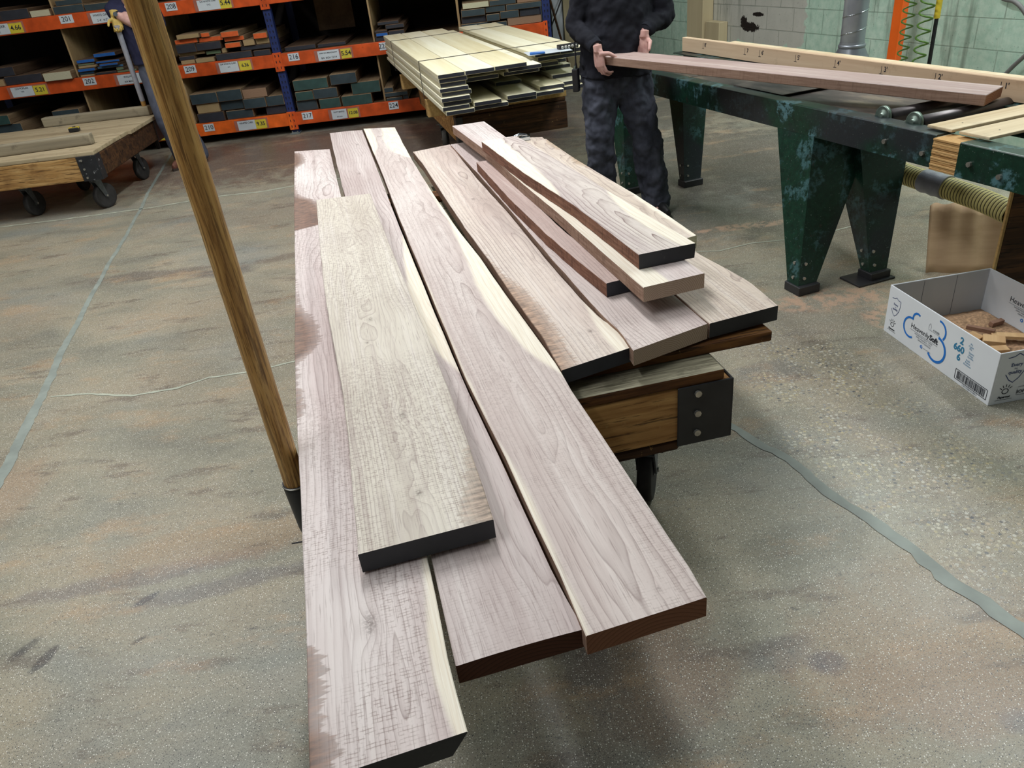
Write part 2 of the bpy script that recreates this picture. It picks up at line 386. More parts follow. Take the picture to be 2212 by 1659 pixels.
def metal_green(name, wear=.55, dark=0.):
    g = G(name); n1 = g.noise(scale=7, detail=6, rough=.65); n2 = g.noise(scale=38, detail=5, rough=.7); big = g.noise(g.sc(g.co(), (1, .8, 1.2), (3, 1, 4)), 1.6, 3)
    c = g.ramp(n2, [(.3, srgb(12, 36, 28)), (.7, srgb(24, 62, 46))])
    blue = g.m('MULTIPLY', g.sm(n1, .52, .6), g.sm(n2, .4, .56))
    c = g.mix(g.m('MULTIPLY', blue, min(1, wear*1.4)), c, srgb(92, 132, 140))
    bare = g.sm(big, .47, .57)
    c = g.mix(g.m('MULTIPLY', bare, .85), c, srgb(52, 54, 60))
    c = g.mix(g.m('MULTIPLY', g.sm(g.noise(scale=16, detail=5, rough=.7), .64, .7), .7), c, srgb(70, 44, 42))
    c = g.mix(g.m('MULTIPLY', g.sm(g.noise(scale=110, detail=4, rough=.7), .64, .7), .6), c, srgb(150, 170, 160))
    g.P(col=c, rough=.34, spec=.5, metal=g.m('MULTIPLY', bare, .3), normal=g.bump(n2, .1, .002)); return g.mat
M['green'] = metal_green('chipped_green_paint')
M['green_dark'] = metal_green('green_leg_paint', .3)
M['roller'] = plain('dull_steel_roller', srgb(92, 88, 88), .35, .75, .12, 14)
M['cap'] = plain('green_zinc_cap', srgb(126, 142, 132), .35, .7, .15, 30)
def pan():
    g = G('sawdusty_steel_pan'); n = g.noise(g.sc(g.co(), (1, .35, 1)), 7, 5, .6); 
    g.P(col=g.ramp(n, [(.35, srgb(40, 38, 38)), (.55, srgb(92, 84, 78)), (.72, srgb(150, 136, 116))]), rough=.5, metal=.3); return g.mat
M['pan'] = pan()
M['black_cloth'] = plain('black_knit', srgb(32, 33, 40), .9, 0, .22, 7, .2, .2)
M['black_rib'] = plain('black_rib_knit', srgb(34, 36, 44), .9, 0, .15, 30, .4, .2)
def denim(name, lt, dk):
    g = G(name); w = g.noise(g.sc(g.co(), (1, 1, .6)), 9, 4, .55, .5); f = g.noise(scale=260, detail=2)
    c = g.ramp(w, [(.36, dk), (.64, lt)]); c = g.mix(g.m('MULTIPLY', f, .25), c, tuple(min(1, x*1.7) for x in lt))
    g.P(col=c, rough=.9, spec=.15, normal=g.bump(f, .2, .001)); return g.mat
M['denim'] = denim('charcoal_denim', srgb(76, 79, 90), srgb(42, 44, 52))
M['denim2'] = denim('grey_blue_trousers', srgb(88, 92, 106), srgb(68, 72, 88))
M['navy'] = plain('navy_cotton', srgb(46, 48, 74), .9, 0, .18, 8, .1, .2)
def skin():
    g = G('skin'); n = g.noise(scale=30, detail=3); g.P(col=g.ramp(n, [(.3, srgb(186, 142, 134)), (.7, srgb(212, 172, 162))]), rough=.55, sss=.05, spec=.35); return g.mat
M['skin'] = skin()
M['nail'] = plain('fingernail', srgb(226, 186, 170), .35)
M['hair'] = plain('brown_hair', srgb(60, 44, 34), .6, 0, .3, 80)
M['eye'] = plain('eye_white', srgb(230, 228, 224), .3); M['iris'] = plain('iris', srgb(50, 40, 34), .3); M['lip'] = plain('lips', srgb(176, 112, 106), .5)
M['glove'] = plain('yellow_leather', srgb(206, 178, 98), .7, 0, .15, 18, .3)
M['plastic_black'] = plain('black_plastic', srgb(28, 29, 32), .45)
M['tape_grey'] = plain('grey_duct_tape', srgb(172, 176, 190), .4, .0, .06, 26, .35)
M['shoe_black'] = plain('black_shoe', srgb(26, 26, 28), .5); M['shoe_brown'] = plain('brown_shoe', srgb(112, 70, 56), .6)
M['sole'] = plain('shoe_sole', srgb(60, 48, 42), .8)
M['yellow'] = plain('yellow_plastic', srgb(226, 200, 60), .4)
M['orange_duct'] = plain('orange_post_paint', srgb(246, 108, 34), .35, 0, .05, 6)
M['coil'] = plain('green_coil_plastic', srgb(84, 124, 48), .35, 0, .1)
def galv():
    g = G('galvanised_duct'); X, Y, Z = g.xyz(); n = g.noise(scale=5, detail=3)
    g.P(col=g.ramp(n, [(.3, srgb(120, 126, 134)), (.7, srgb(172, 178, 186))]), metal=.55, rough=.34); return g.mat
M['galv'] = galv()
M['box_white'] = plain('white_corrugated_board', srgb(234, 239, 244), .6, 0, .02, 5)
M['box_in'] = plain('grey_inside_board', srgb(196, 198, 198), .75, 0, .04, 5)
M['print_blue'] = plain('blue_print', srgb(20, 120, 214), .55, 0, .02); M['print_blue2'] = plain('steel_blue_print', srgb(44, 132, 176), .55, 0, .02)
M['print_navy'] = plain('navy_print', srgb(40, 62, 120), .55, 0, .02)
M['scrap'] = plainwood('wood_scrap', srgb(214, 180, 134), srgb(180, 142, 100), 1, grain=40)
M['scrap_dark'] = plainwood('dark_wood_scrap', srgb(150, 116, 96), srgb(112, 82, 66), 1, grain=40)
M['sawdust'] = plain('sawdust', srgb(188, 152, 118), .95, 0, .25, 90, .8)
def hose():
    g = G('yellow_ribbed_hose'); g.P(col=g.ramp(g.noise(scale=5), [(.3, srgb(208, 196, 122)), (.7, srgb(228, 218, 150))]), rough=.5); return g.mat
M['hose'] = hose(); M['hose_dark'] = plain('hose_groove', srgb(84, 76, 46), .7)
M['filler'] = plain('joint_filler', srgb(148, 156, 148), .5, 0, .12, 9)
M['filler_dim'] = plain('hairline_filler', srgb(180, 184, 166), .6, 0, .1, 14)
M['conduit'] = plain('grey_conduit', srgb(112, 112, 110), .6)

# ------------------------------------------------------------------ floor
def concrete():
    g = G('polished_concrete'); g.dim = '2D'; co = g.co(); X, Y, Z = g.xyz()
    big = g.noise(g.sc(co, (1, 1, 1), (4, 2, 0)), .9, 5, .55); mid = g.noise(g.sc(co, (.6, 1.3, 1), (1, 7, 0)), 2.6, 5, .6, .4)
    c = g.ramp(mid, [(.28, srgb(126, 124, 112)), (.46, srgb(148, 144, 126)), (.62, srgb(164, 154, 132)), (.8, srgb(150, 146, 134))])
    c = g.mix(g.m('MULTIPLY', g.sm(big, .45, .7), .55), c, srgb(156, 138, 114))
    c = g.mix(g.m('MULTIPLY', g.sm(g.noise(g.sc(co, (1, 1, 1), (9, 9, 0)), .7, 4, .6), .50, .70), .55), c, srgb(134, 144, 144))
    # rusty brown and blue-black stains, plus broad dark spots painting in weaker light
    def spot(cx, cy, sx, sy, ang=0., amt=.6, col=srgb(104, 84, 74), edge=.5):
        nonlocal c
        ca, sa = math.cos(ang), math.sin(ang)
        u = g.m('SUBTRACT', X, cx); v = g.m('SUBTRACT', Y, cy)
        a = g.m('DIVIDE', g.m('ADD', g.m('MULTIPLY', u, ca), g.m('MULTIPLY', v, sa)), sx)
        b = g.m('DIVIDE', g.m('SUBTRACT', g.m('MULTIPLY', v, ca), g.m('MULTIPLY', u, sa)), sy)
        q = g.m('ADD', g.m('MULTIPLY', a, a), g.m('MULTIPLY', b, b))
        q = g.m('ADD', q, g.m('MULTIPLY', g.m('SUBTRACT', wob, .5), 2.4))
        f = g.m('SUBTRACT', 1., g.sm(q, .2, 1.1))
        c = g.mix(g.m('MULTIPLY', f, amt), c, col)
    wob = g.noise(co, 7, 5, .65)
    spot(-1.25, 1.83, .5, .05, .12, .5, srgb(106, 96, 100)); spot(-.95, 1.75, .35, .05, .2, .5, srgb(96, 92, 100))
    spot(-1.0, 1.95, .6, .12, .1, .45, srgb(172, 140, 104)); spot(-1.5, 1.58, .07, .025, 1.0, .8, srgb(66, 64, 66)); spot(-1.42, 1.53, .06, .02, 1.2, .8, srgb(66, 64, 66))
    spot(-1.2, 1.72, .05, .015, .7, .8, srgb(60, 64, 72)); spot(-1.16, 1.56, .03, .01, .6, .8, srgb(60, 60, 62))
    spot(-2.3, 4.7, .5, .1, -.05, .55, srgb(96, 82, 78)); spot(-1.75, 4.6, .25, .1, 0., .6, srgb(92, 82, 82)); spot(-1.35, 4.75, .35, .08, .3, .5, srgb(100, 84, 76))
    spot(.70, 1.215, .06, .045, 0., .75, srgb(74, 80, 98)); spot(.6, 1.26, .12, .06, .2, .4, srgb(84, 86, 100)); spot(.2, 1.2, .35, .2, .3, .45, srgb(128, 102, 82)); spot(.9, 1.1, .35, .15, .0, .4, srgb(158, 128, 104))
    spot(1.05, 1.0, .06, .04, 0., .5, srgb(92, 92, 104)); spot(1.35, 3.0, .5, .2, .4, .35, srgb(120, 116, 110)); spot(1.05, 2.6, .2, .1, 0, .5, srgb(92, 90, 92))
    spot(-1.6, 7.9, 3.2, 1.3, 0., .8, srgb(96, 72, 62)); spot(1.0, 8.0, 2.0, 1.6, 0., .75, srgb(78, 70, 64)); spot(1.3, 4.9, .9, .9, .2, .6, srgb(92, 86, 76)); spot(-1.2, 5.9, 1.6, .5, .1, .4, srgb(120, 108, 96)); spot(-.2, .9, .8, .3, .2, .35, srgb(116, 120, 120)); spot(.25, 1.32, .22, .3, .3, .5, srgb(124, 100, 78)); spot(1.0, 1.25, .45, .3, .1, .4, srgb(150, 122, 96)); spot(-3.0, 3.2, .5, .7, .4, .35, srgb(112, 98, 84)); spot(-2.05, 2.35, .25, .3, 0., .35, srgb(176, 140, 112))  # largest spots: brown staining, with the far floor's weaker light painted in
    spot(-2.75, 2.75, .35, .2, 0, .5, srgb(96, 84, 78)); spot(1.9, 5.8, 1.2, 1.2, 0, .8, srgb(78, 72, 64)); spot(2.1, 4.2, .7, .9, 0, .5, srgb(96, 88, 76)); spot(.82, 1.62, .25, .12, .3, .35, srgb(92, 92, 78)); spot(.1, 1.35, .1, .25, .2, .5, srgb(80, 84, 88))  # big dark spots by the table put its dim light into the colour
    sk = g.m('MULTIPLY', g.sm(g.noise(g.sc(co, (1.0, 3.4, 1), (6, 2, 0)), 2.4, 6, .72), .54, .66), .6)
    c = g.mix(sk, c, srgb(98, 84, 74))
    c = g.mix(g.m('MULTIPLY', g.sm(g.noise(g.sc(co, (1.2, 2.6, 1), (2, 9, 0)), 1.5, 6, .7), .53, .68), .5), c, srgb(184, 152, 116))
    c = g.mix(g.m('MULTIPLY', g.sm(g.noise(g.sc(co, (1.4, 2.2, 1), (12, 4, 0)), 8., 5, .75), .62, .70), .6), c, srgb(74, 72, 74))
    # fine aggregate
    def flecks(scale, rad, lo, amt, colr, mask=None, off=0.):
        nonlocal c
        d, cc, _p = g.vor(g.sc(co, (1, 1, 1), (off, off*2, 0)), scale)[0:3]
        f = g.m('SUBTRACT', 1., g.sm(d, rad*.7, rad)); h = g.xyz(cc)[0]
        f = g.m('MULTIPLY', f, g.sm(h, lo, lo+.01))
        if mask is not None: f = g.m('MULTIPLY', f, mask)
        c = g.mix(g.m('MULTIPLY', f, amt), c, colr)
    flecks(330, .30, .62, .75, srgb(200, 198, 184)); flecks(280, .29, .66, .8, srgb(78, 78, 74), off=3.3); flecks(160, .25, .82, .95, srgb(232, 230, 220), off=1.7); flecks(170, .27, .88, .9, srgb(60, 60, 62), off=8.1)
    flecks(120, .22, .92, .75, srgb(70, 72, 76), off=5.2)
    # ground-through pebbles where the slab is worn deeper, beside the right joint
    def blob(cx, cy, rx, ry):
        a = g.m('DIVIDE', g.m('SUBTRACT', X, cx), rx); b = g.m('DIVIDE', g.m('SUBTRACT', Y, cy), ry)
        return g.m('SUBTRACT', 1., g.sm(g.m('ADD', g.m('ADD', g.m('MULTIPLY', a, a), g.m('MULTIPLY', b, b)), g.m('SUBTRACT', wob, .5)), .45, 1.2))
    mk = g.m('MAXIMUM', blob(1.22, 2.25, .34, .75), blob(1.38, 1.62, .28, .45))
    mk = g.m('MULTIPLY', mk, g.sm(g.noise(co, 5, 3), .38, .55))
    peb = g.vor(g.sc(co, (1, 1, 1), (.4, .3, 0)), 62)
    h, h2, _ = g.xyz(peb[1])
    pc = g.ramp(h2, [(0., srgb(70, 74, 84)), (.3, srgb(206, 204, 190)), (.55, srgb(184, 170, 130)), (.75, srgb(116, 116, 112)), (1., srgb(196, 178, 150))])
    pf = g.m('MULTIPLY', g.m('MULTIPLY', g.m('SUBTRACT', 1., g.sm(peb[0], .28, .38)), g.sm(h, .25, .27)), mk)
    c = g.mix(g.m('MULTIPLY', pf, .9), c, pc)
    # sawdust drift by the machine
    du = g.m('MAXIMUM', g.m('MAXIMUM', blob(1.55, 3.2, .32, .13), blob(1.5, 4.3, .35, .06)), blob(1.75, 2.95, .15, .15))
    c = g.mix(g.m('MULTIPLY', g.m('MULTIPLY', du, g.sm(g.noise(co, 14, 5, .7), .42, .58)), .75), c, srgb(200, 164, 138))
    fine = g.noise(co, 220, 3, .6)
    c = g.mix(g.m('MULTIPLY', g.sm(fine, .5, .8), .25), c, srgb(92, 92, 84))
    g.P(col=c, rough=g.ramp(mid, [(.3, .30), (.7, .44)]), spec=.5, normal=g.bump(g.noise(co, 60, 3, .5), .05, .002)); return g.mat
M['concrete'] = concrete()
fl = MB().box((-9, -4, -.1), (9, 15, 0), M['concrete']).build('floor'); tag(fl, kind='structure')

def strip(name, pts, w, mat, z=.0015, jag=.25, seed=1):
    """flat filler strip along a floor joint, irregular edges"""
    rnd = random.Random(seed); P = []
    for i in range(len(pts)-1):
        a, b = Vector(pts[i]), Vector(pts[i+1]); n = max(2, int((b-a).length/.03))
        for k in range(n): P.append(a.lerp(b, k/n))
    P.append(Vector(pts[-1])); vs = []; m = len(P)
    for i, p in enumerate(P):
        t = (P[min(i+1, m-1)]-P[max(i-1, 0)]).normalized(); nn = Vector((-t.y, t.x))
        ww = (w(i/m) if callable(w) else w)/2; off = mnoise.noise(Vector((i*.11, seed*3.1, 0)))*ww*jag*3
        a = ww*(1+jag*rnd.uniform(-1, 1)); b = ww*(1+jag*rnd.uniform(-1, 1))
        vs += [(p.x+nn.x*(a+off), p.y+nn.y*(a+off), z), (p.x-nn.x*(b-off), p.y-nn.y*(b-off), z)]
    mb = MB().add(vs, [(2*i+1, 2*i+3, 2*i+2, 2*i) for i in range(m-1)], mat)
    return tag(mb.build(name), kind='structure')
strip('trim_1', [(.60, 2.75), (.70, 2.45), (.788, 2.265), (.846, 2.133), (.91, 2.03), (.939, 1.952), (.955, 1.88), (.985, 1.80), (1.032, 1.689), (1.06, 1.62), (1.098, 1.546), (1.12, 1.47), (1.129, 1.414), (1.17, 1.34), (1.201, 1.228), (1.26, 1.1)], lambda t: .026+.03*t*t, M['filler'], jag=.3, seed=2)
strip('trim_2', [(-1.98, 2.1), (-2.05, 2.45), (-2.12, 2.76), (-2.235, 3.195), (-2.40, 3.886), (-2.62, 4.847), (-2.86, 6.018), (-3.14, 7.225), (-3.5, 9.0)], lambda t: .050-.022*min(1, t*2.5), M['filler'], jag=.2, seed=3)
strip('trim_3', [(-2.17, 3.15), (-1.965, 3.13), (-1.75, 3.07), (-1.55, 3.09), (-1.42, 3.16), (-1.18, 3.17), (-.9, 3.25)], .014, M['filler_dim'], jag=.5, seed=4)
strip('trim_4', [(-4.6, 6.35), (-3.4, 6.38), (-2.88, 6.40), (-2.40, 6.514), (-1.95, 6.50), (-1.5, 6.62), (-.6, 6.7)], .024, M['filler_dim'], jag=.4, seed=5)
strip('trim_5', [(.9, 4.05), (1.25, 3.96), (1.45, 4.02), (1.75, 4.0), (2.1, 4.1)], .010, M['filler_dim'], jag=.35, seed=6)
strip('trim_6', [(-.78, 1.90), (-.70, 1.905), (-.5, 1.96)], .006, M['hole'], jag=.4, seed=7)

# ------------------------------------------------------------------ walls
A = R(16.3); NV = Vector((math.cos(A), math.sin(A), 0)); TV = Vector((-math.sin(A), math.cos(A), 0))
def blockwall():
    g = G('painted_block_wall'); co = g.co(); X, Y, Z = g.xyz()     # local Y runs along the wall, Z up
    n = g.nt.nodes.new('ShaderNodeTexBrick'); g.set(n.inputs['Vector'], g.vec(Y, Z, 0.))
    n.inputs['Scale'].default_value = 1.; n.inputs['Brick Width'].default_value = .406; n.inputs['Row Height'].default_value = .2032; n.inputs['Mortar Size'].default_value = .005; n.inputs['Mortar Smooth'].default_value = .4; n.offset = .5
    n.inputs['Color1'].default_value = (0, 0, 0, 1); n.inputs['Color2'].default_value = (1, 1, 1, 1); n.inputs['Mortar'].default_value = (.5, .5, .5, 1)
    mort = n.outputs['Fac']; tint = g.xyz(n.outputs['Color'])[0]
    a = g.noise(co, 14, 6, .7); b = g.noise(g.sc(co, (1, 1, .35)), 2.2, 4, .6)
    c = g.mix(g.sm(a, .3, .7), srgb(172, 208, 188), srgb(204, 228, 210))
    c = g.mix(g.m('MULTIPLY', tint, .15), c, srgb(186, 206, 190))
    # the bare grey patch where the paint has gone
    u = g.m('SUBTRACT', Y, 7.15); v = g.m('SUBTRACT', Z, .88)
    q = g.m('MAXIMUM', g.m('DIVIDE', g.m('ABSOLUTE', u), .85), g.m('DIVIDE', g.m('ABSOLUTE', v), .42))
    grey = g.m('SUBTRACT', 1., g.sm(g.m('ADD', q, g.m('MULTIPLY', g.m('SUBTRACT', g.noise(co, 9, 3), .5), .5)), .95, 1.))
    c = g.mix(grey, c, g.mix(g.noise(co, 6, 4, .6), srgb(182, 184, 174), srgb(208, 208, 198)))
    streak = g.m('MULTIPLY', g.sm(g.noise(g.sc(co, (1, 1, .12), (2, 3, 4)), 7, 4, .6), .52, .68), g.sm(b, .42, .6))
    c = g.mix(g.m('MULTIPLY', streak, .6), c, srgb(98, 108, 92))
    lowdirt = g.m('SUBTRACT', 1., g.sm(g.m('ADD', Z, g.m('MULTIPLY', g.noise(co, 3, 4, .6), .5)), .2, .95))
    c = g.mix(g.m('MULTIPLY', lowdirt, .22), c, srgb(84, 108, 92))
    pit = g.sm(g.noise(co, 46, 4, .75), .63, .68)
    c = g.mix(g.m('MULTIPLY', pit, .75), c, srgb(54, 62, 54))
    c = g.mix(g.m('MULTIPLY', mort, g.m('MULTIPLY_ADD', g.noise(co, 5, 2), .6, .1)), c, srgb(94, 112, 98))
    h = g.m('SUBTRACT', g.m('MULTIPLY', g.m('SUBTRACT', a, pit), .4), mort)
    def hole(y0, z0, ry, rz_):
        nonlocal c
        uu = g.m('DIVIDE', g.m('SUBTRACT', Y, y0), ry); vv = g.m('DIVIDE', g.m('SUBTRACT', Z, z0), rz_)
        q = g.m('ADD', g.m('ADD', g.m('MULTIPLY', uu, uu), g.m('MULTIPLY', vv, vv)), g.m('MULTIPLY', g.m('SUBTRACT', g.noise(co, 22, 4, .7), .5), 2.6))
        c = g.mix(g.m('SUBTRACT', 1., g.sm(q, .8, .95)), c, srgb(34, 28, 26))
    hole(7.18, .62, .16, .05); hole(7.28, .66, .06, .06); hole(7.05, .74, .10, .02)
    g.P(col=c, rough=.6, spec=.35, normal=g.bump(h, .6, .006)); return g.mat
M['blockwall'] = blockwall()
wall = MB().box((0, -2.6, 0), (.2, 12.4, 4.0), M['blockwall'])
wo = wall.build('wall_right', loc=NV*5.07, rz=A); tag(wo, kind='structure')
M['wall_dim'] = plain('dim_painted_wall', srgb(150, 152, 146), .8, 0, .05, 2)
wb = MB().box((-9, 0, 0), (2.4, .15, 4.0), M['wall_dim']).build('wall_back', loc=(0, 10.9, 0)); tag(wb, kind='structure')

# ------------------------------------------------------------------ walnut boards on the cart
def resample(poly, ys):
    poly = sorted(poly); out = []
    for y in ys:
        if y <= poly[0][0]: a, b = poly[0], poly[1]
        elif y >= poly[-1][0]: a, b = poly[-2], poly[-1]
        else:
            for k in range(len(poly)-1):
                if poly[k][0] <= y <= poly[k+1][0]: a, b = poly[k], poly[k+1]; break
        t = (y-a[0])/max(1e-6, b[0]-a[0]); out.append(a[1]+t*(b[1]-a[1]))
    return out
def board(label, z, th, left, right, wal, edge, end='black', far='end_light', n=60, rough=.0012, chamfer=0., seed=0, cup=0., group='walnut boards laid out on the main cart'):
    """left / right: surveyed edge points (near to far or reverse) on the plane of the board's top face"""
    Lp = [onz(x, y, z) for x, y in left]; Rp = [onz(x, y, z) for x, y in right]
    Lp.sort(key=lambda p: p.y); Rp.sort(key=lambda p: p.y)
    near = (Lp[0]+Rp[0])/2; far_ = (Lp[-1]+Rp[-1])/2; d = (far_-near); ln = d.length
    ang = math.atan2(-d.x, d.y); c = (near+far_)/2; ca, sa = math.cos(ang), math.sin(ang)
    def loc(p): u = p-c; return (u.x*ca+u.y*sa, -u.x*sa+u.y*ca)
    l = [loc(p) for p in Lp]; r = [loc(p) for p in Rp]
    W = sum(q[0] for q in r)/len(r)-sum(q[0] for q in l)/len(l)
    def crv(pts):                                     # surveyed (px, py, fraction of width) -> curve along the board
        q = sorted((min(1, max(0, loc(onz(x, y, z))[1]/ln+.5)), f) for x, y, f in pts)
        if q[0][0] > .005: q = [(0, q[0][1])]+q
        if q[-1][0] < .995: q = q+[(1, q[-1][1])]
        return q
    wal = dict(wal)
    wal['knots'] = [(*loc(onz(k[0], k[1], z)), *k[2:]) for k in wal.get('knots', ())]
    for kk in ('sapR', 'sapL'):
        if kk in wal: wal[kk] = crv(wal[kk])
    if 'wane' in wal: wal['wane'] = (wal['wane'][0], crv(wal['wane'][1]), wal['wane'][2])
    mats = (walnut('walnut_face_'+str(seed), ln, W, seed, **wal), edge)
    rows = []; ox = (l[0][0]+r[0][0])/2
    for i in range(n+1):
        t = i/n
        def edge(pts):
            y0, y1 = pts[0][1], pts[-1][1]; y = y0+(y1-y0)*t
            x = resample([(p[1], p[0]) for p in pts], [y])[0]
            return x, y
        (xl, yl), (xr, yr) = edge(l), edge(r)
        xl += mnoise.noise(Vector((i*.35, seed, 1)))*rough*1.5; xr += mnoise.noise(Vector((i*.35, seed, 9)))*rough*1.5
        rows.append((xl, yl, xr, yr))
    mb = MB(); K = 6; vs = []
    e = .0018
    for (xl, yl, xr, yr) in rows:
        ring = []
        for k in range(K+1):
            u = k/K; x = xl+(xr-xl)*u; y = yl+(yr-yl)*u
            if k == 0: x += e
            if k == K: x -= e
            ring.append((x, y, cup*(2*u-1)**2*-1))
        ring.append((xr, yr, -e)); ring.append((xr-chamfer, yr, -th)); ring.append((xl, yl, -th)); ring.append((xl, yl, -e))
        vs += ring
    m = K+5
    top, side = [], []
    for i in range(n):
        for k in range(m):
            f = (i*m+k, i*m+(k+1) % m, (i+1)*m+(k+1) % m, (i+1)*m+k)
            (top if k < K or k == K or k == m-1 else side).append(f)
    mb.add(vs, top, mats[0]); mb.add(vs, side, mats[1])
    mb.add(vs, [tuple(range(m-1, -1, -1))], M[end]); mb.add(vs, [tuple(n*m+k for k in range(m))], M[far])
    o = mb.build('walnut_board', loc=(c.x, c.y, z), rz=ang)
    tag(o, label, 'board', group)
    return o, ln, W

E1 = M['edge']; ED = M['edge_dark']
TH = .047
left = [(636,327),(635,450),(638,620),(636,760),(640,890),(645,1000),(652,1130),(660,1330),(666,1560),(669,1694)]
right = [(712,322),(722,365),(736,420),(790,650),(860,940),(922,1200),(945,1310),(972,1440),(1010,1580)]
m1 = dict(pith=(.03, .06, .018), spacing=.013, knots=((798, 1362, .016, .022, .040), (800, 1345, .006, .05, .10)), sapR=[(915, 1210, .04), (940, 1310, .09), (965, 1440, .15), (985, 1500, .13), (1005, 1580, .09), (900, 1100, -.03), (850, 900, -.06)], wane=(-1, [(636, 330, .05), (637, 350, .3), (637, 368, .05), (637, 410, .05), (637, 440, .45), (638, 470, .62), (638, 492, .62), (638, 500, .0), (638, 560, -.03), (638, 640, .02), (638, 690, .2), (638, 735, .3), (638, 775, .12), (640, 800, -.02), (643, 880, .06), (645, 920, -.04), (660, 1350, -.04), (663, 1400, .07), (665, 1450, .13), (667, 1500, .12), (669, 1560, .10), (669, 1620, .2), (669, 1690, .16)], srgb(130, 104, 90)), saw=1.2)
board('longest walnut board at the far left, brown stains down its left edge, black near end', .597, TH, left, right, m1, E1, seed=1, chamfer=.03)
left = [(712,287),(724,340),(744,420),(800,650),(870,940),(926,1180),(955,1310),(984,1437)]
right = [(782,280),(815,365),(855,470),(904,590),(949,700),(1004,830),(1080,990),(1140,1120),(1200,1250),(1260,1357)]
m2 = dict(pith=(.12, .03, -.02), spacing=.015, base=srgb(192, 176, 172), pale=srgb(210, 198, 194), knots=((776, 375, .02, .03, .09), (772, 312, .012, .03, .08)), sapR=[(782, 280, -.08), (855, 470, -.04), (875, 520, .12), (904, 590, .34), (940, 680, .36), (985, 790, .12), (1015, 850, -.06), (1100, 1030, -.1), (1260, 1357, -.1)], saw=.5, warp=1.2)
board('walnut board with dark brown raw near end, between the longest and the central board', .592, TH, left, right, m2, E1, 'end_dbrown', seed=2, cup=.003)
left = [(785,278),(822,365),(866,480),(912,590),(957,700),(1012,830),(1090,985),(1150,1115),(1210,1240),(1266,1374)]
right = [(853,275),(872,312),(893,350),(940,425),(985,490),(1040,560),(1095,640),(1150,715),(1208,795),(1232,838),(1320,970),(1400,1090),(1470,1200),(1505,1248),(1527,1290)]
m3 = dict(pith=(.01, .05, .035), spacing=.017, base=srgb(200, 184, 178), pale=srgb(218, 206, 200), sapR=[(853, 275, .42), (872, 305, .55), (885, 335, .3), (893, 352, .06), (905, 370, .10), (940, 425, .16), (985, 490, .2), (1040, 560, .27), (1095, 640, .33), (1150, 715, .25), (1200, 785, .08), (1240, 860, -.06), (1527, 1290, -.1)], sapL=[(785, 278, .22), (800, 310, .2), (812, 345, -.03), (957, 700, -.06), (1060, 930, -.02), (1090, 990, .03), (1150, 1115, .07), (1210, 1240, .06), (1266, 1374, .04)], saw=.8, knots=((1424, 1272, .003, .014, .022),))
board('central walnut board, cream stripe on its right edge, brown raw near end over the floor', .603, TH, left, right, m3, E1, 'end_brown', seed=3)
left = [(892,328),(912,352),(958,422),(1003,490),(1058,565),(1108,640),(1168,722),(1213,800)]
right = [(972,312),(1030,385),(1100,462),(1180,560),(1250,640),(1300,690),(1345,715),(1365,750)]
m4 = dict(pith=(.05, .035, .03), spacing=.016, base=srgb(200, 182, 172), pale=srgb(220, 206, 194), knots=((1022, 430, .02, .035, .07), (1275, 715, .006, .03, .04)), sapR=[(972, 312, -.08), (1220, 600, -.05), (1255, 642, .08), (1290, 682, .17), (1345, 715, .2), (1365, 750, .18)], wane=(-1, [(892, 328, -.05), (1030, 530, -.04), (1055, 560, .04), (1080, 598, .12), (1108, 640, .26), (1140, 690, .3), (1175, 740, .27), (1213, 800, .2)], srgb(168, 140, 120)), saw=.6, contrast=1.1)
board('walnut board with brown band along its left edge and worn dark end above the deck', .588, .046, left, right, m4, E1, 'inky', seed=4)
left = [(973,312),(1030,372),(1101,452),(1182,547),(1260,635),(1310,690),(1340,715),(1368,757)]
right = [(1050,300),(1150,380),(1300,512),(1430,615),(1529,699)]
m5 = dict(pith=(-.15, .05, .01), spacing=.011, base=srgb(200, 184, 180), pale=srgb(216, 202, 196), saw=1.2)
board('walnut board with pale raw end, lying under the narrowest stacked board', .600, .05, left, right, m5, E1, 'end_light', seed=5)
left = [(1054,300),(1154,380),(1304,512),(1434,615),(1533,699)]
right = [(1172,296),(1300,395),(1440,497),(1510,548),(1560,575),(1620,608),(1681,660)]
m6 = dict(pith=(.1, .07, .01), spacing=.011, base=srgb(198, 182, 168), pale=srgb(214, 200, 184), saw=1., knots=((1507, 648, .002, .012, .012),))
board('rightmost walnut board of the bottom layer, black near end and curved right edge', .600, .048, left, right, m6, E1, 'black', seed=6)
# second layer and above
left = [(683,432),(690,520),(700,620),(712,700),(728,780),(742,860),(752,950),(762,1060),(773,1198)]
right = [(800,418),(830,500),(871,600),(921,720),(980,870),(1012,960),(1043,1050),(1066,1122)]
m7 = dict(pith=(.0, .05, .02), spacing=.011, base=srgb(200, 190, 176), pale=srgb(222, 214, 200), knots=((870, 897, .02, .035, .06), (800, 690, .016, .03, .06), (793, 740, .010, .02, .03), (905, 1065, .012, .03, .05)), wane=(1, [(1066, 1122, .2), (1055, 1090, .22), (1043, 1050, .15), (1012, 960, .0), (1000, 930, -.06), (800, 418, -.08)], srgb(170, 150, 134)), saw=1.3, warp=1.5)
board('short wide walnut board on top of the two leftmost boards, thick black near end', .650, TH, left, right, m7, E1, 'black', seed=7, group='walnut boards stacked on other boards')
left = [(1029,350),(1100,428),(1180,505),(1240,556),(1310,612)]
right = [(1062,345),(1140,425),(1220,500),(1300,560),(1384,594)]
m8 = dict(pith=(.1, .05, .01), spacing=.012, base=srgb(188, 164, 156), pale=srgb(202, 180, 172), saw=.6)
board('narrowest walnut board with rough brown edge and black end, low in the right-hand pile', .650, .048, left, right, m8, ED, 'inky', seed=8, group='walnut boards stacked on other boards')
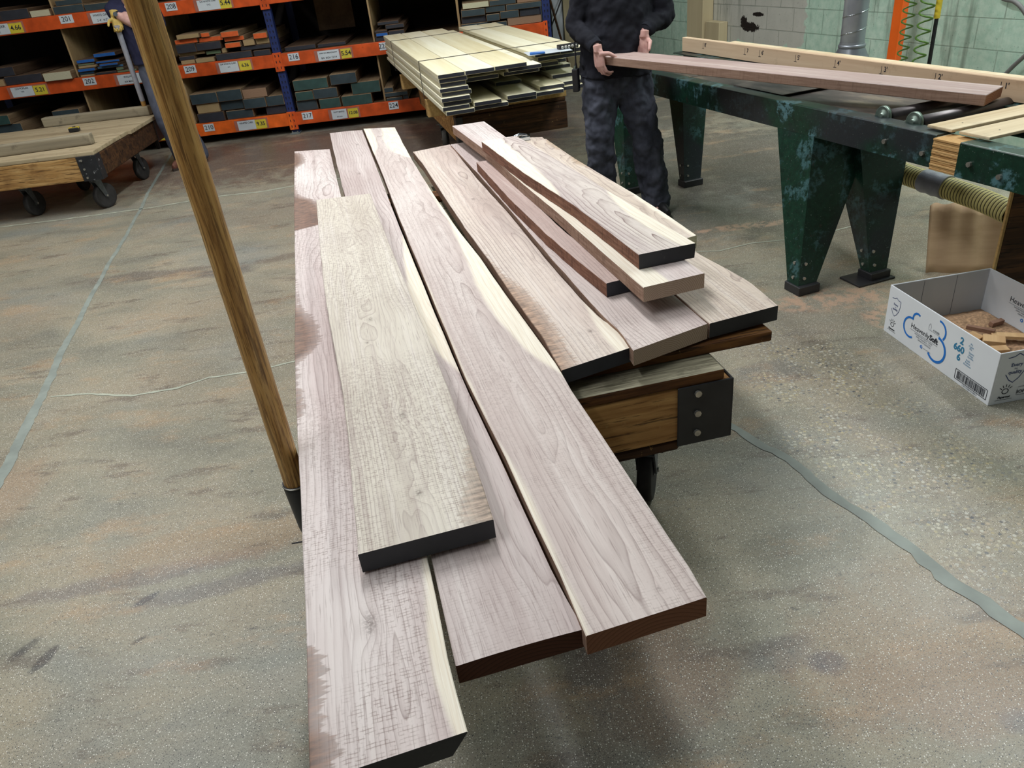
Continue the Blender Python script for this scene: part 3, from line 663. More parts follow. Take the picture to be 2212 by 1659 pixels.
left = [(977,272),(1045,322),(1114,384),(1200,455),(1300,543),(1390,621)]
right = [(1046,262),(1150,337),(1300,442),(1440,533),(1522,590)]
m9 = dict(pith=(.1, .05, .012), spacing=.012, sapL=[(1390, 621, .45), (1300, 543, .4), (1200, 455, .36), (1114, 384, .25), (1060, 335, .0), (977, 272, -.08)], saw=.8)
board('walnut board with cream left edge and raw ringed end, directly under the topmost board', .700, .048, left, right, m9, E1, 'end_light', seed=9, group='walnut boards stacked on other boards')
left = [(1040,305),(1130,372),(1240,443),(1310,496),(1380,550)]
right = [(1115,293),(1250,372),(1400,465),(1503,525)]
m10 = dict(pith=(.02, .05, .05), spacing=.013, base=srgb(196, 182, 178), pale=srgb(220, 210, 200), sapR=[(1115, 293, -.1), (1290, 398, -.05), (1330, 424, .12), (1380, 455, .28), (1440, 490, .3), (1503, 525, .22)], sapL=[(1040, 305, .55), (1085, 340, .42), (1130, 372, .3), (1190, 412, .12), (1240, 443, -.06), (1380, 550, -.1)], saw=.35, contrast=1.6, knots=((1106, 318, .002, .01, .015), (1376, 537, .002, .008, .010)))
board('topmost walnut board of the right-hand pile, cream far end and black painted near end', .750, .048, left, right, m10, ED, 'black', seed=10, chamfer=.004, group='walnut boards stacked on other boards')
left = [(1140,309),(1250,390),(1350,462),(1442,527)]
right = [(1180,300),(1240,341),(1310,383),(1370,418),(1440,463),(1505,508)]
m11 = dict(pith=(.05, .05, .02), spacing=.012, base=srgb(204, 188, 172), pale=srgb(220, 206, 192), sapR=[(1180, 300, -.1), (1370, 418, .0), (1440, 463, .1), (1505, 508, .12)], wane=(1, [(1180, 300, -.05), (1200, 315, .3), (1225, 332, .05), (1250, 347, .35), (1275, 362, .1), (1300, 378, -.05), (1505, 508, -.1)], srgb(176, 150, 124)), saw=.5)
board('slim walnut board with wavy right edge, peeking out right of the topmost board', .650, .048, left, right, m11, E1, 'cream', seed=11, group='walnut boards stacked on other boards')
# ------------------------------------------------------------------ carts
def bolt(mb, p, n, r=.011, h=.007, mat=None):
    """hex bolt head on a face with normal n"""
    n = Vector(n).normalized(); a = n.orthogonal(); mb.tube([Vector(p)-n*.002, Vector(p)+n*h], r, mat or M['bolt'], 8, smooth=False)
def caster(parent, x, y, rz, zc, wr=.105, ww=.045, grey=False, ztop=None):
    """swivel caster: plate and fork, wheel with hub, touching the floor"""
    top = ztop
    mb = MB(); Mx = Matrix.Translation((x, y, 0)) @ Matrix.Rotation(rz, 4, 'Z')
    mb.bbox((-.055, -.06, top-.008), (.055, .06, top), M['caster_metal'], .002, Mx)
    mb.lathe([(.034, top-.04), (.04, top-.03), (.04, top-.008)], M['caster_metal'], 16, Mx)
    for s in (-1, 1):
        mb.prism([(-.04, top-.03), (.035, top-.03), (.045, wr+.0), (.03, wr-.02), (.01, wr-.0)], s*(ww/2+.006)-.003, s*(ww/2+.006)+.003, M['caster_metal'], Mx, axis='y') if False else \
        mb.prism([(-.035, top-.03), (.03, top-.03), (.05, wr-.012), (.035, wr-.018), (.02, wr-.005)], s*(ww/2+.006)-.003, s*(ww/2+.006)+.003, M['caster_metal'], Mx @ Matrix(((1,0,0,0),(0,1,0,0),(0,0,1,0),(0,0,0,1))), axis='y')
    mb.box((-.04, -ww/2-.009, top-.036), (.035, ww/2+.009, top-.028), M['caster_metal'], Mx)
    f = mb.build('caster_fork', parent)
    w = MB(); Mw = Mx @ Matrix.Translation((.036, 0, wr)) @ Matrix.Rotation(R(90), 4, 'X')
    tr = M['tire_grey'] if grey else M['tire']
    w.lathe([(wr-.022, -ww/2+.002), (wr-.006, -ww/2), (wr, -ww/2+.008), (wr, ww/2-.008), (wr-.006, ww/2), (wr-.022, ww/2-.002)], tr, 32, Mw)
    w.lathe([(wr-.024, -ww/2+.008), (wr-.024, ww/2-.008)], M['caster_metal'], 28, Mw)
    for k in range(5):
        a = k*2*math.pi/5
        w.box((.012, -.007, -ww/2+.004), (wr-.024, .007, ww/2-.004), tr, Mw @ Matrix.Rotation(a, 4, 'Z'))
    w.lathe([(.02, -ww/2-.001), (.02, ww/2+.001)], M['caster_metal'], 16, Mw)
    w.lathe([(.008, -ww/2-.014), (.008, ww/2+.014)], M['bolt'], 8, Mw)
    w.build('wheel', f)
def pole(label, base, top, r, tape=None, name='push_pole'):
    """round push pole with metal socket at the foot"""
    base = Vector(base); top = Vector(top); d = top-base; ln = d.length; t = d.normalized()
    root = empty(name, base, 0, label, 'pole')
    q = t.to_track_quat('Z', 'Y').to_matrix().to_4x4()
    n = 24; mb = MB(); pr = []
    for i in range(n+1): pr.append((r*(1.0 if i < n else .8)*(1+.012*math.sin(i*1.7)), .04+(ln-.04)*i/n))
    mb.lathe(pr, M['pole'], 24); sh = mb.build('shaft', root); sh.matrix_local = q
    s = MB(); s.lathe([(r*.80, -.08), (r*.95, -.05), (r*1.16, .085), (r*1.16, .10), (r*1.02, .10)], M['steel_black'], 24, q)
    s.tube([t*.098+q.to_3x3() @ Vector((r*1.15*math.cos(a), r*1.15*math.sin(a), 0)) for a in [k*2*math.pi/24 for k in range(25)]], .0022, M['bolt'], 6)
    s.build('socket', root)
    if tape:
        a, b = tape; tp = MB(); pr = []
        m = 40
        for i in range(m+1): pr.append((r*(1.06+.02*math.sin(i*2.4)+(.015 if i % 3 == 0 else 0)), ln*(a+(b-a)*i/m)))
        tp.lathe(pr, M['tape_grey'], 20, q); tp.build('tape_wrap', root)
    return root

# main cart under the walnut boards
c0 = onz(1586, 817, .47)
cart = empty('platform_cart', (c0.x, c0.y, 0), R(9), 'heavy oak platform cart with black corner plate, carrying the walnut boards', 'cart')
W_, L_ = 1.21, 2.45
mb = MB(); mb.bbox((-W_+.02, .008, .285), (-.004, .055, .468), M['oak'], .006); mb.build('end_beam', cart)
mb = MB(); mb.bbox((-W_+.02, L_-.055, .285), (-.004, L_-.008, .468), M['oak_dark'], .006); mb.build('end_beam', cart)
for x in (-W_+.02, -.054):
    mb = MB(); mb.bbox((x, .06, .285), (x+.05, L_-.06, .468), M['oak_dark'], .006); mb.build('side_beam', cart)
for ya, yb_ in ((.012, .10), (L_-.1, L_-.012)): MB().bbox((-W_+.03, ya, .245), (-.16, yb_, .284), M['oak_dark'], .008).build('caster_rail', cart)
n = 0; y = -.0
for k in range(11):
    w = (.205 if k == 0 else .222); y0 = y+.004
    mb = MB(); jag = (.012 if k else 0)
    mb.bbox((-W_+.0, y0, .471), (-.028+random.uniform(-jag, jag), y0+w-.006, .506), M['grey_plank'], .007, ends=M['sticker'], seg=2); mb.build('deck_plank', cart); y += w
for (x, y_, dx, dy) in ((0, 0, -1, 1), (-W_, 0, 1, 1), (0, L_, -1, -1), (-W_, L_, 1, -1)):
    mb = MB(); pl = .172
    xs = sorted((x, x+dx*pl)); ys = sorted((y_, y_+dy*.006))
    mb.bbox((xs[0], ys[0]-(.0), .268), (xs[1], ys[1], .472), M['steel_black'], .002)
    xs = sorted((x, x-dx*-.006)); ys = sorted((y_, y_+dy*pl)); mb.bbox((xs[0], ys[0], .268), (xs[1], ys[1], .4715), M['steel_black'], .002)
    fp = mb.build('corner_plate', cart)
    for zz in (.445, .377, .309): b = MB(); bolt(b, (x+dx*.112, y_, zz), (0, -dy, 0), .0105, .008); b.build('plate_bolt', fp)
caster(cart, -.235, .10, R(62), 0, ztop=.245); caster(cart, -W_+.30, .20, R(20), 0, ztop=.245)
caster(cart, -.30, L_-.25, R(40), 0, ztop=.245); caster(cart, -W_+.30, L_-.25, R(-30), 0, ztop=.245)
# crosswise stickers between deck and boards
def sticker(label, x0, x1, y0, y1):
    o = MB().bbox((x0, y0, .5075), (x1, y1, .5405), M['sticker'], .005, seg=2).build('sticker_board', loc=(c0.x, c0.y, 0), rz=R(9))
    tag(o, label, 'board')
sticker('dark crosswise spacer board between cart deck and walnut boards at the near end', -W_+.02, .17, .10, .20)
sticker('dark crosswise spacer board under the far ends of the walnut boards', -W_+.02, .10, 2.1, 2.2)
pb = onz(649, 1095, .40)
pb = onz(666, 1100, .40)+Vector((-.012, 0, 0)); pq = Vector(CAM+ray(308, 0)*1.28); pq = pb+(pq+Vector((-.004, 0, 0))-pb)*1.12
pole('thick varnished wooden push pole leaning from its black socket beside the longest walnut board', pb, pq, .027)
# chrome clip lying on the far end
cc = onz(1128, 303, .602)
tp = empty('metal_clamp', (cc.x, cc.y, .602), R(10), 'small shiny chrome clamp lying at the far end of the walnut boards', 'clamp')
mb = MB(); mb.bbox((-.045, -.02, 0), (.045, .02, .022), M['chrome'], .004, seg=2); mb.build('body', tp)
mb = MB(); mb.tube([(-.06, -.012, .006), (-.05, -.012, .026), (-.01, -.012, .036), (.03, -.01, .026)], .006, M['chrome'], 8); mb.tube([(-.06, .012, .006), (-.05, .012, .026), (-.01, .012, .036), (.03, .01, .026)], .006, M['chrome'], 8); mb.build('lever', tp)
mb = MB(); mb.lathe([(.009, .021), (.009, .03), (.005, .032)], M['bolt'], 12, Matrix.Translation((.025, 0, 0))); mb.build('knob', tp)

# left cart
lc = empty('platform_cart', (-3.175, 6.44, 0), R(1.5), 'low oak platform cart at the left with one scuffed black corner plate', 'cart')
LW, LL = 2.3, 1.60
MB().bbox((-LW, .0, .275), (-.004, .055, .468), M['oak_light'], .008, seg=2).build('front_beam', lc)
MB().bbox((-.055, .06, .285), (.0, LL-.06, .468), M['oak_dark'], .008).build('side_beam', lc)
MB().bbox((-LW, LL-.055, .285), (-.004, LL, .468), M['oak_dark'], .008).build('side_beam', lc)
for k in range(8):
    w = LL/8; mb = MB(); e = random.uniform(-.03, .012)
    mb.bbox((-LW-.02, k*w+.002, .470), (.015+e, (k+1)*w-.002, .503), M['deck_left'], .006, seg=2); mb.build('deck_plank', lc)
mb = MB(); mb.bbox((-.155, -.007, .272), (.0, -.0005, .472), M['steel_worn'], .002); mb.bbox((.0, -.007, .272), (.006, .09, .472), M['steel_worn'], .002)
fp = mb.build('corner_plate', lc)
for zz in (.44, .37, .30): b = MB(); bolt(b, (-.115, -.007, zz), (0, -1, 0), .009, .008); b.build('plate_bolt', fp)
mb = MB(); mb.bbox((-.16, LL+.0005, .272), (.0, LL+.007, .472), M['steel_black'], .002); mb.bbox((.0005, LL-.16, .272), (.007, LL, .472), M['steel_black'], .002); mb.build('corner_plate', lc)
for x, y_, a in ((-.74, .16, 75), (-.13, .13, 60), (-.12, 1.05, 80), (-.62, .9, 90), (-1.9, .2, 50)): caster(lc, x, y_, R(a), 0, ztop=.275)
def loose(label, a, b, th, h, zb, mat, name='timber_offcut', rx=0):
    a = Vector(a); b = Vector(b); d = b-a; o = MB().bbox((0, 0, 0), (d.length, th, h), mat, .012, seg=2).build(name, loc=(a.x, a.y, zb), rz=math.atan2(d.y, d.x)); return tag(o, label, 'timber')
z0 = .505
a = onz(-60, 348, z0); b_ = onz(200, 312, z0); loose('greyed square timber lying along the near edge of the left cart', a, b_, .09, .088, z0, M['grey_lumber'])
a = onz(95, 276, z0); b_ = onz(324, 249, z0); loose('weathered timber with a knot lying at the back of the left cart', a, b_, .09, .088, z0, M['grey_lumber'])
tp0 = onz(150, 290, z0)
tr = empty('tape_measure', (tp0.x, tp0.y+.12, z0), R(10), 'black and yellow tape measure lying on the left cart deck', 'tape measure')
MB().bbox((-.045, -.035, 0), (.045, .035, .038), M['plastic_black'], .012, seg=3).build('case', tr)
MB().bbox((-.046, -.026, .026), (.046, .026, .040), M['yellow'], .006, seg=2).build('top_band', tr)
MB().bbox((-.012, -.012, .039), (.016, .012, .046), M['plastic_black'], .003).build('lock_button', tr)
PB2 = Vector((-3.10, 7.98, .40))
# ------------------------------------------------------------------ rack
RY = 8.93
rack = empty('pallet_rack', (0, RY, 0), 0, 'orange and blue steel pallet rack holding boards, its shelves tagged 201 to 224', 'rack')
BZ = [(.092, .226), (.707, .838), (1.317, 1.448), (1.93, 2.06)]
XU = [-5.75, -2.10, .84]; SH = [b[1] for b in BZ]
def upright(x, parent):
    mb = MB(); w = .041
    mb.box((x-w, .0, .0), (x+w, .003, 2.7), M['rack_blue']); mb.box((x-w, .003, .0), (x-w+.003, .075, 2.7), M['rack_blue']); mb.box((x+w-.003, .003, .0), (x+w, .075, 2.7), M['rack_blue'])
    for i in range(46):
        z = .10+i*.056
        for s in (-1, 1):
            cx = x+s*.017; mb.add([(cx-.007, -.0008, z+.012), (cx-.003, -.0008, z-.012), (cx+.003, -.0008, z-.012), (cx+.007, -.0008, z+.012), (cx, -.0008, z+.016)], [(0, 1, 2, 3, 4)], M['hole'])
    u = mb.build('upright', parent)
    fp = MB().bbox((x-.055, -.055, 0), (x+.055, .1, .012), M['foot_zinc'], .002); fp.bbox((x-.03, -.05, .012), (x+.03, -.002, .02), M['foot_zinc'], .002)
    for s in (-.03, .03): fp.lathe([(.009, .012), (.009, .03)], M['bolt'], 8, Matrix.Translation((x+s, -.03, 0)))
    fp.build('foot_plate', u)
for x in XU:
    upright(x, rack); mb = MB(); mb.box((x-.04, 1.15, 0), (x+.04, 1.22, 2.7), M['rack_blue']); mb.build('rear_upright', rack)
def label_card(parent, x0, x1, z0_, z1, lines, yellow=None, sleeve=False, y=-.0275):
    mb = MB(); yy = y
    if sleeve: mb.box((x0-.035, yy, z0_-.004), ((yellow[1] if yellow else x1)+.02, yy+.0012, z1+.008), M['sleeve']); yy -= .0012
    mb.box((x0, yy-.001, z0_), (x1, yy, z1), M['card'])
    cx = (x0+x1)/2; hh = z1-z0_; nl = len(lines)
    for i, (tx, sz, mt) in enumerate(lines):
        cz = z1-hh*(i+.5)/nl
        mb.text(tx, sz, M[mt], frame((cx, yy-.0018, cz), (1, 0, 0), (0, 0, 1)), bold=.0004)
    if yellow:
        ya, yb, tx, sz = yellow; mb.box((ya, yy-.0016, z0_-.002), (yb, yy-.0006, z1-.004), M['card_y']); mb.text(tx, sz, M['ink'], frame(((ya+yb)/2, yy-.0024, (z0_+z1)/2), (1, 0, 0), (0, 0, 1)), bold=.0012)
    return mb.build('price_label' if yellow or sleeve else 'number_label', parent)
beams = {}
for lev, (za, zb) in enumerate(BZ):
    for bay in (0, 1):
        x0, x1 = XU[bay]+.043, XU[bay+1]-.043
        hi = (lev == 0 and bay == 0)
        mb = MB(); mt = M['rack_orange_hi'] if hi else M['rack_orange']
        mb.bbox((x0, -.025, za), (x1, .02, zb), mt, .004, seg=2)
        for xe, s in ((x0, 1), (x1, -1)):
            xs = sorted((xe-s*.002, xe+s*.042)) ; xs = sorted((xe-s*.045, xe+s*.004))
            mb.bbox((xs[0], -.031, za-.045), (xs[1], -.0015, zb+.012), mt, .002)
            for q in range(3): mb.box((xe-s*.024-.004, -.0325, za-.02+q*.06), (xe-s*.024+.004, -.031, za+.005+q*.06), M['hole'])
        beams[(lev, bay)] = mb.build('beam', rack)
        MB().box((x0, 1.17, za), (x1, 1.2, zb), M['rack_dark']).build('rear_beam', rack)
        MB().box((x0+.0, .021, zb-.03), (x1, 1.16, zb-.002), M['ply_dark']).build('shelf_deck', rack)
def X_(px, py, Y=RY-.03): return ony(px, py, Y)
def card(lev, bay, px0, py, px1, lines, yellow=None, sleeve=False, dz=(.012, -.022)):
    x0, x1 = X_(px0, py).x, X_(px1, py).x; za, zb = BZ[lev]
    y = None
    if yellow: y = (X_(yellow[0], py).x, X_(yellow[1], py).x, yellow[2], yellow[3])
    label_card(beams[(lev, bay)], x0, x1, za+dz[0], zb+dz[1], lines, y, sleeve)
N_ = (.035, -.006)
def num(lev, bay, px0, py, px1, t): card(lev, bay, px0, py, px1, [(t, .066, 'ink')], dz=(.045, -.01))
num(2, 0, 124, 30, 154, '201'); num(1, 0, 179, 175, 207, '202'); num(2, 0, 355, 8, 380, '208'); num(1, 0, 397, 148, 423, '209'); num(0, 0, 440, 276, 463, '210')
num(1, 1, 622, 122, 646, '216'); num(0, 1, 652, 249, 675, '217'); num(0, 1, 839, 224, 860, '224'); num(1, 1, 819, 99, 836, '223')
card(2, 0, -28, 55, 17, [('POPLAR', .04, 'ink'), ('|', .03, 'ink_grey')], (17, 47, '4.66', .062), True)
card(2, 0, 194, 30, 240, [('WHITE OAK', .030, 'ink'), ("2 4'  4-7'", .032, 'ink_grey')], (240, 254, '', .03), True)
card(1, 0, 23, 195, 72, [('12/4 POPLAR', .026, 'ink'), ('TFB', .022, 'ink_grey'), ('', .02, 'ink')], (73, 102, '5.21', .06), True)
card(1, 0, 254, 170, 306, [('WALNUT', .028, 'ink'), ('4/4 MAPLE', .028, 'ink')], None, True)
card(0, 0, 315, 305, 344, [('', .02, 'ink'), ('4/4 RED OAK', .022, 'ink')], (345, 371, '8.09', .055), True)
card(2, 0, 426, 10, 475, [('5/4 WHITE OAK', .024, 'ink'), ('FAS', .024, 'ink_grey'), ('', .02, 'ink')], (475, 500, '5.44', .062), True)
card(1, 0, 473, 143, 515, [('5/4 WHITE OAK', .024, 'ink'), ('4/4', .022, 'ink_grey'), ('', .02, 'ink')], (517, 543, '6.36', .045), True)
card(0, 0, 514, 272, 553, [('WHITE OAK', .028, 'ink'), ('', .02, 'ink')], (553, 577, '9.35', .055), True)
card(1, 1, 687, 122, 734, [('AFRICAN MAHOGANY', .019, 'ink'), ('8/4  RGH 12/14', .026, 'ink')], (738, 760, '5.54', .062), True)
card(0, 1, 716, 244, 749, [('SOFT MAPLE', .022, 'ink'), ('8/4 thick', .018, 'ink_grey')], (752, 774, '12.08', .045), True)
# plywood partitions
PARTX = {}
for lev, px, py in ((0, 188, 215), (1, 150, 110), (2, 111, 10), (0, 823, 165), (1, 800, 40), (1, 350, 90), (0, 414, 235)):
    P_ = X_(px, py, RY+.06); z1_ = BZ[lev+1][0]-.001
    PARTX.setdefault(lev, []).append(P_.x); MB().box((P_.x-.009, .05, SH[lev]), (P_.x+.009, 1.12, z1_), M['ply']).build('partition', rack)
P_ = X_(989, 25, RY+.06); MB().box((P_.x-.012, .05, SH[1]), (P_.x+.012, 1.12, BZ[3][0]), M['ply']).build('partition', rack)
PARTX.setdefault(1, []).append(P_.x)
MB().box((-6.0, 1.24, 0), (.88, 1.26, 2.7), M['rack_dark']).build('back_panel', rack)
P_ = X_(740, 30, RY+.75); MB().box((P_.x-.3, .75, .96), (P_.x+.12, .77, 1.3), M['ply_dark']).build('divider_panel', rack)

# boards on the shelves: (left px, top px, right px, bottom px, end, body, depth offset) read off the photo in zoomed crops
SHELFB = []
def Z(ox, oy, k, rows): return [(ox+a/k, oy+b/k, ox+c/k, oy+d/k, *r) for a, b, c, d, *r in rows]
G1 = [
 ('the top left shelf above tag 201', 2, Z(0, 0, 5.183, [(-320,60,-90,225,'inky'),(-60,-50,265,80,'inky'),(-60,85,270,190,'inky'),(285,60,560,145,'cream'),(585,20,925,120,'slate'),(935,0,1300,85,'slate'),(600,-60,900,10,'slate')])),
 ('the shelf left of tag 202', 1, Z(0, 0, 5.183, [(-210,870,40,960,'raw'),(50,840,480,950,'inky'),(485,800,800,905,'cream',-.06),(-140,735,150,850,'inky')])),
 ('the shelf above tag 202', 1, Z(0, 0, 5.183, [(900,838,1060,856,'raw'),(1085,820,1310,850,'inky'),(1320,805,1540,832,'olive'),(890,795,1055,832,'bluegrey'),(1095,775,1390,812,'olive'),(865,750,1060,790,'blue'),(1075,740,1385,772,'bluegrey'),(870,712,1070,742,'raw'),(1110,710,1320,740,'blue'),(860,682,1045,706,'olive'),(1055,676,1340,706,'blue'),(845,636,1050,680,'blue'),(1045,592,1290,640,'blue')])),
 ('the bottom left shelf behind the left cart', 0, Z(0, 0, 5.183, [(-250,1430,280,1560,'slate'),(340,1385,640,1500,'slate'),(640,1370,900,1480,'slate'),(-250,1290,210,1425,'slate'),(-250,1165,50,1285,'teal'),(550,1250,860,1370,'slate'),(555,1125,860,1248,'slate'),(1500,1340,1690,1400,'slate'),(1700,1335,1830,1395,'slate'),(1690,1270,1800,1330,'raw')])),
 ('the shelf above tag 209', 1, Z(320, 0, 5.185, [(370,675,530,727,'raw'),(535,655,745,712,'raw'),(765,600,1165,682,'inky'),(1185,570,1370,640,'inky'),(1375,555,1440,622,'inky'),(345,620,525,668,'inky'),(350,600,640,636,'raw'),(650,572,820,622,'olive'),(825,545,885,606,'raw'),(1040,520,1420,575,'inky'),(315,490,535,600,'inky'),(540,490,820,585,'inky'),(860,475,1035,538,'orange_end',-.04),(1060,430,1190,505,'raw'),(1200,425,1400,495,'raw'),(290,410,545,470,'orange_end'),(550,440,845,500,'orange_end'),(850,405,1075,462,'orange_end'),(305,345,560,402,'raw',-.05),(565,375,690,430,'orange_end'),(800,340,1010,410,'orange_end',-.05),(1175,360,1385,430,'orange_end',-.04)])),
 ('the shelf above tag 210', 0, Z(320, 0, 5.185, [(565,1275,860,1390,'inky'),(885,1245,1185,1350,'slate'),(1325,1185,1600,1290,'inky'),(550,1165,805,1280,'raw'),(800,1130,1080,1245,'slate'),(1065,1080,1315,1205,'slate'),(1300,1045,1570,1170,'slate'),(470,1025,770,1155,'slate'),(765,985,1045,1120,'slate'),(1030,945,1320,1060,'rawbrown')])),
 ('the shelf above tag 216', 1, Z(580, 0, 5.185, [(190,545,535,600,'inky'),(555,500,870,545,'inky')])),
 ('the shelf above tag 217', 0, Z(580, 0, 5.185, [(320,1120,550,1245,'slate'),(570,1090,805,1210,'teal'),(825,1065,1160,1190,'teal'),(300,1010,500,1120,'teal'),(500,975,770,1095,'slate'),(930,905,1250,1050,'teal'),(275,870,660,1000,'teal'),(690,820,985,950,'slate')])),
 ('the bottom shelf above tag 224', 0, Z(580, 0, 5.185, [(1320,1080,1500,1120,'slate'),(1505,1060,1570,1110,'slate'),(1300,1020,1560,1070,'slate'),(1290,960,1395,1020,'slate')])),
 ('the middle shelf behind the pale lumber pack', 1, Z(580, 0, 5.185, [(1200,400,1420,460,'inky'),(1200,352,1335,395,'blue'),(1340,330,1520,380,'inky'),(1185,325,1325,350,'inky'),(1310,280,1520,330,'inky',.06),(1220,245,1460,285,'inky',.1)])),
 ('the right-hand rack section beside the blue end post', 1, Z(820, 0, 5.027, [(1390,195,1760,285,'rawbrown'),(1220,235,1385,300,'slate'),(890,250,1200,330,'slate'),(890,180,1155,262,'inky'),(1160,145,1305,228,'slate'),(1310,125,1515,212,'slate'),(1522,100,1740,188,'inky'),(885,90,1145,172,'slate'),(1150,65,1365,140,'slate'),(1375,40,1770,110,'slate'),(895,0,1185,72,'cream'),(1190,-10,1480,55,'slate'),(1490,-40,1770,30,'rawbrown')])),
]
ORD = ['leftmost']+[w+' from left' for w in ('second', 'third', 'fourth', 'fifth', 'sixth', 'seventh', 'eighth', 'ninth', 'tenth')]
CN = dict(inky='black', slate='slate grey', teal='dark green', cream='cream', raw='bare tan', rawbrown='bare brown', blue='bright blue', bluegrey='dull blue', orange_end='orange', olive='greenish')
for where, lev, rows in G1:
    placed = []
    for (a, b, c_, d, mt, *off) in rows:
        off = off[0] if off else random.choice((-.02, -.01, .0, .015, .03))
        if where.startswith('the shelf above tag 216'): off = .10
        Yf = RY+off-.005
        p = ony(a, (b+d)/2+ (c_-a)*.06, Yf); q = ony(c_, (b+d)/2-(c_-a)*.06, Yf); h = abs(ony((a+c_)/2, b, Yf).z-ony((a+c_)/2, d, Yf).z)
        h = max(.018, h*.93); x0, x1 = p.x, q.x
        for px in PARTX.get(lev, []):
            if x0 < px+.011 and x1 > px-.011:
                if px-x0 > x1-px: x1 = px-.011
                else: x0 = px+.011
        for ux in XU:
            if x0 < ux+.043 and x1 > ux-.043:
                if ux-x0 > x1-ux: x1 = ux-.044
                else: x0 = ux+.044
        zm = (p.z+q.z)/2
        zb = SH[lev]+.001
        for (u0, u1, v0, v1) in placed:
            ov = min(x1, u1)-max(x0, u0)
            if ov > 0:
                if zm-h*.5 > v0+.5*(v1-v0): 
                    if ov > .012 : zb = max(zb, v1+.001)
        for (u0, u1, v0, v1) in placed:            # keep neighbours on one level apart
            if min(zb+h, v1)-max(zb, v0) > .001 and min(x1, u1)-max(x0, u0) > 0:
                if (u0+u1)/2 < (x0+x1)/2: x0 = u1+.002
                else: x1 = u0-.002
        if x1-x0 < .02: continue
        placed.append((x0, x1, zb, zb+h))
        SHELFB.append((where, x0, x1, zb, zb+h, Yf, mt))
WH = {g[0]: w for g, w in zip(G1, ('on the top left shelf', 'on the middle shelf at the left edge', 'on the middle shelf behind the gloved hand', 'behind the left cart', 'on the middle shelf, left of blue upright', 'on the bottom shelf, left of blue upright', 'on the middle shelf, right of blue upright', 'on the bottom shelf, right of blue upright', 'on the bottom shelf behind the lumber pack', 'on the middle shelf behind the lumber pack', 'in the upper right rack section'))}
for where in dict.fromkeys(s[0] for s in SHELFB):
    S = [s for s in SHELFB if s[0] == where]
    lev_z = sorted(set(round(s[3], 3) for s in S)); tiers = []
    for s in sorted(S, key=lambda s: (s[3], s[1])):
        for t in tiers:
            if abs(t[0][3]-s[3]) < .022: t.append(s); break
        else: tiers.append([s])
    nT = len(tiers)
    for ti, t in enumerate(tiers):
        t.sort(key=lambda s: s[1])
        tn = 'bottom tier' if ti == 0 else ('top tier' if ti == nT-1 else ['second tier', 'third tier', 'fourth tier', 'fifth tier', 'sixth tier', 'seventh tier'][min(ti-1, 5)])
        for i, (w_, x0, x1, z0_, z1_, Yf, mt) in enumerate(t):
            dp = random.uniform(.85, 1.08)
            if z1_ > 1.2 and mt == 'cream' : dp = 1.0
            body = M['lumber'] if mt in ('raw', 'cream', 'slate', 'teal', 'orange_end') else M['lumber_dark']
            o = MB().bbox((-(x1-x0)/2+.001, 0, 0), ((x1-x0)/2-.001, dp, z1_-z0_), body, .004, ends=M[mt]).build('lumber_board', loc=((x0+x1)/2, Yf, z0_), rz=R(random.uniform(-.08, .08)))
            pos = 'only one' if len(t) == 1 else ('rightmost' if i == len(t)-1 else ORD[min(i, 9)])
            tag(o, f'{CN[mt]}-ended board {WH[where]}, {tn}, {pos}', 'board', 'boards on '+where)

# ------------------------------------------------------------------ far cart with the pale lumber pack
ZT = .905
s0 = onz(945, 162, ZT); s1 = onz(825, 75, ZT); s2 = onz(1052, 50, ZT)
dy = (s1-s0); LNG = dy.length*.965; ang = math.atan2(-dy.x, dy.y)
def Lp(px, py, z=ZT):
    u = onz(px, py, z)-s0; return (u.x*math.cos(ang)+u.y*math.sin(ang), -u.x*math.sin(ang)+u.y*math.cos(ang))
fb = empty('platform_cart', (s0.x, s0.y, 0), ang, 'brown wooden platform cart under the strapped pack of pale lumber', 'cart')
f0 = Lp(985, 255, .47); f1 = Lp(1234, 222, .47)
fx0, fx1, fy0 = f0[0], f1[0], f0[1]; FL = 2.1
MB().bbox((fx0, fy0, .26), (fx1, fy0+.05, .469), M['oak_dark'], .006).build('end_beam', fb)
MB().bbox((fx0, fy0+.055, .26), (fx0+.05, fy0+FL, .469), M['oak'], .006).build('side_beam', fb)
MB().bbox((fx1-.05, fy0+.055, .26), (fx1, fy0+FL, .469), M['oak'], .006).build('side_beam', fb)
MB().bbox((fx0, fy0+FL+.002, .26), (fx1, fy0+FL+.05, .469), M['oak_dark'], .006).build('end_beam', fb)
MB().bbox((fx0+.002, fy0+.02, .4705), (fx1-.002, fy0+FL+.05, .4995), M['oak_dark'], .004).build('deck', fb)
mb = MB(); mb.bbox((fx0-.006, fy0-.006, .24), (fx0+.05, fy0-.0005, .47), M['steel_black'], .002); mb.bbox((fx0-.006, fy0-.0005, .24), (fx0-.0005, fy0+.10, .47), M['steel_black'], .002); mb.build('corner_plate', fb)
for x, y_ in ((fx0+.04, fy0+1.0), (fx1-.13, fy0+.85), (fx0+.3, fy0+.3), (fx1-.1, fy0+1.9)): caster(fb, x, y_, R(75), 0, grey=True, ztop=.26)
for k, (yy, lab) in enumerate(((fy0+.02, 'near'), (fy0+1.6, 'far'))):
    mb = MB(); mb.bbox((.0, yy, .5005), (1.14, yy+.09, .6325), M['bunk'], .004); o = mb.build('bunk_timber', loc=(s0.x, s0.y, 0), rz=ang)
    tag(o, f'squared bearer timber carrying the {lab} end of the pale lumber pack', 'timber')
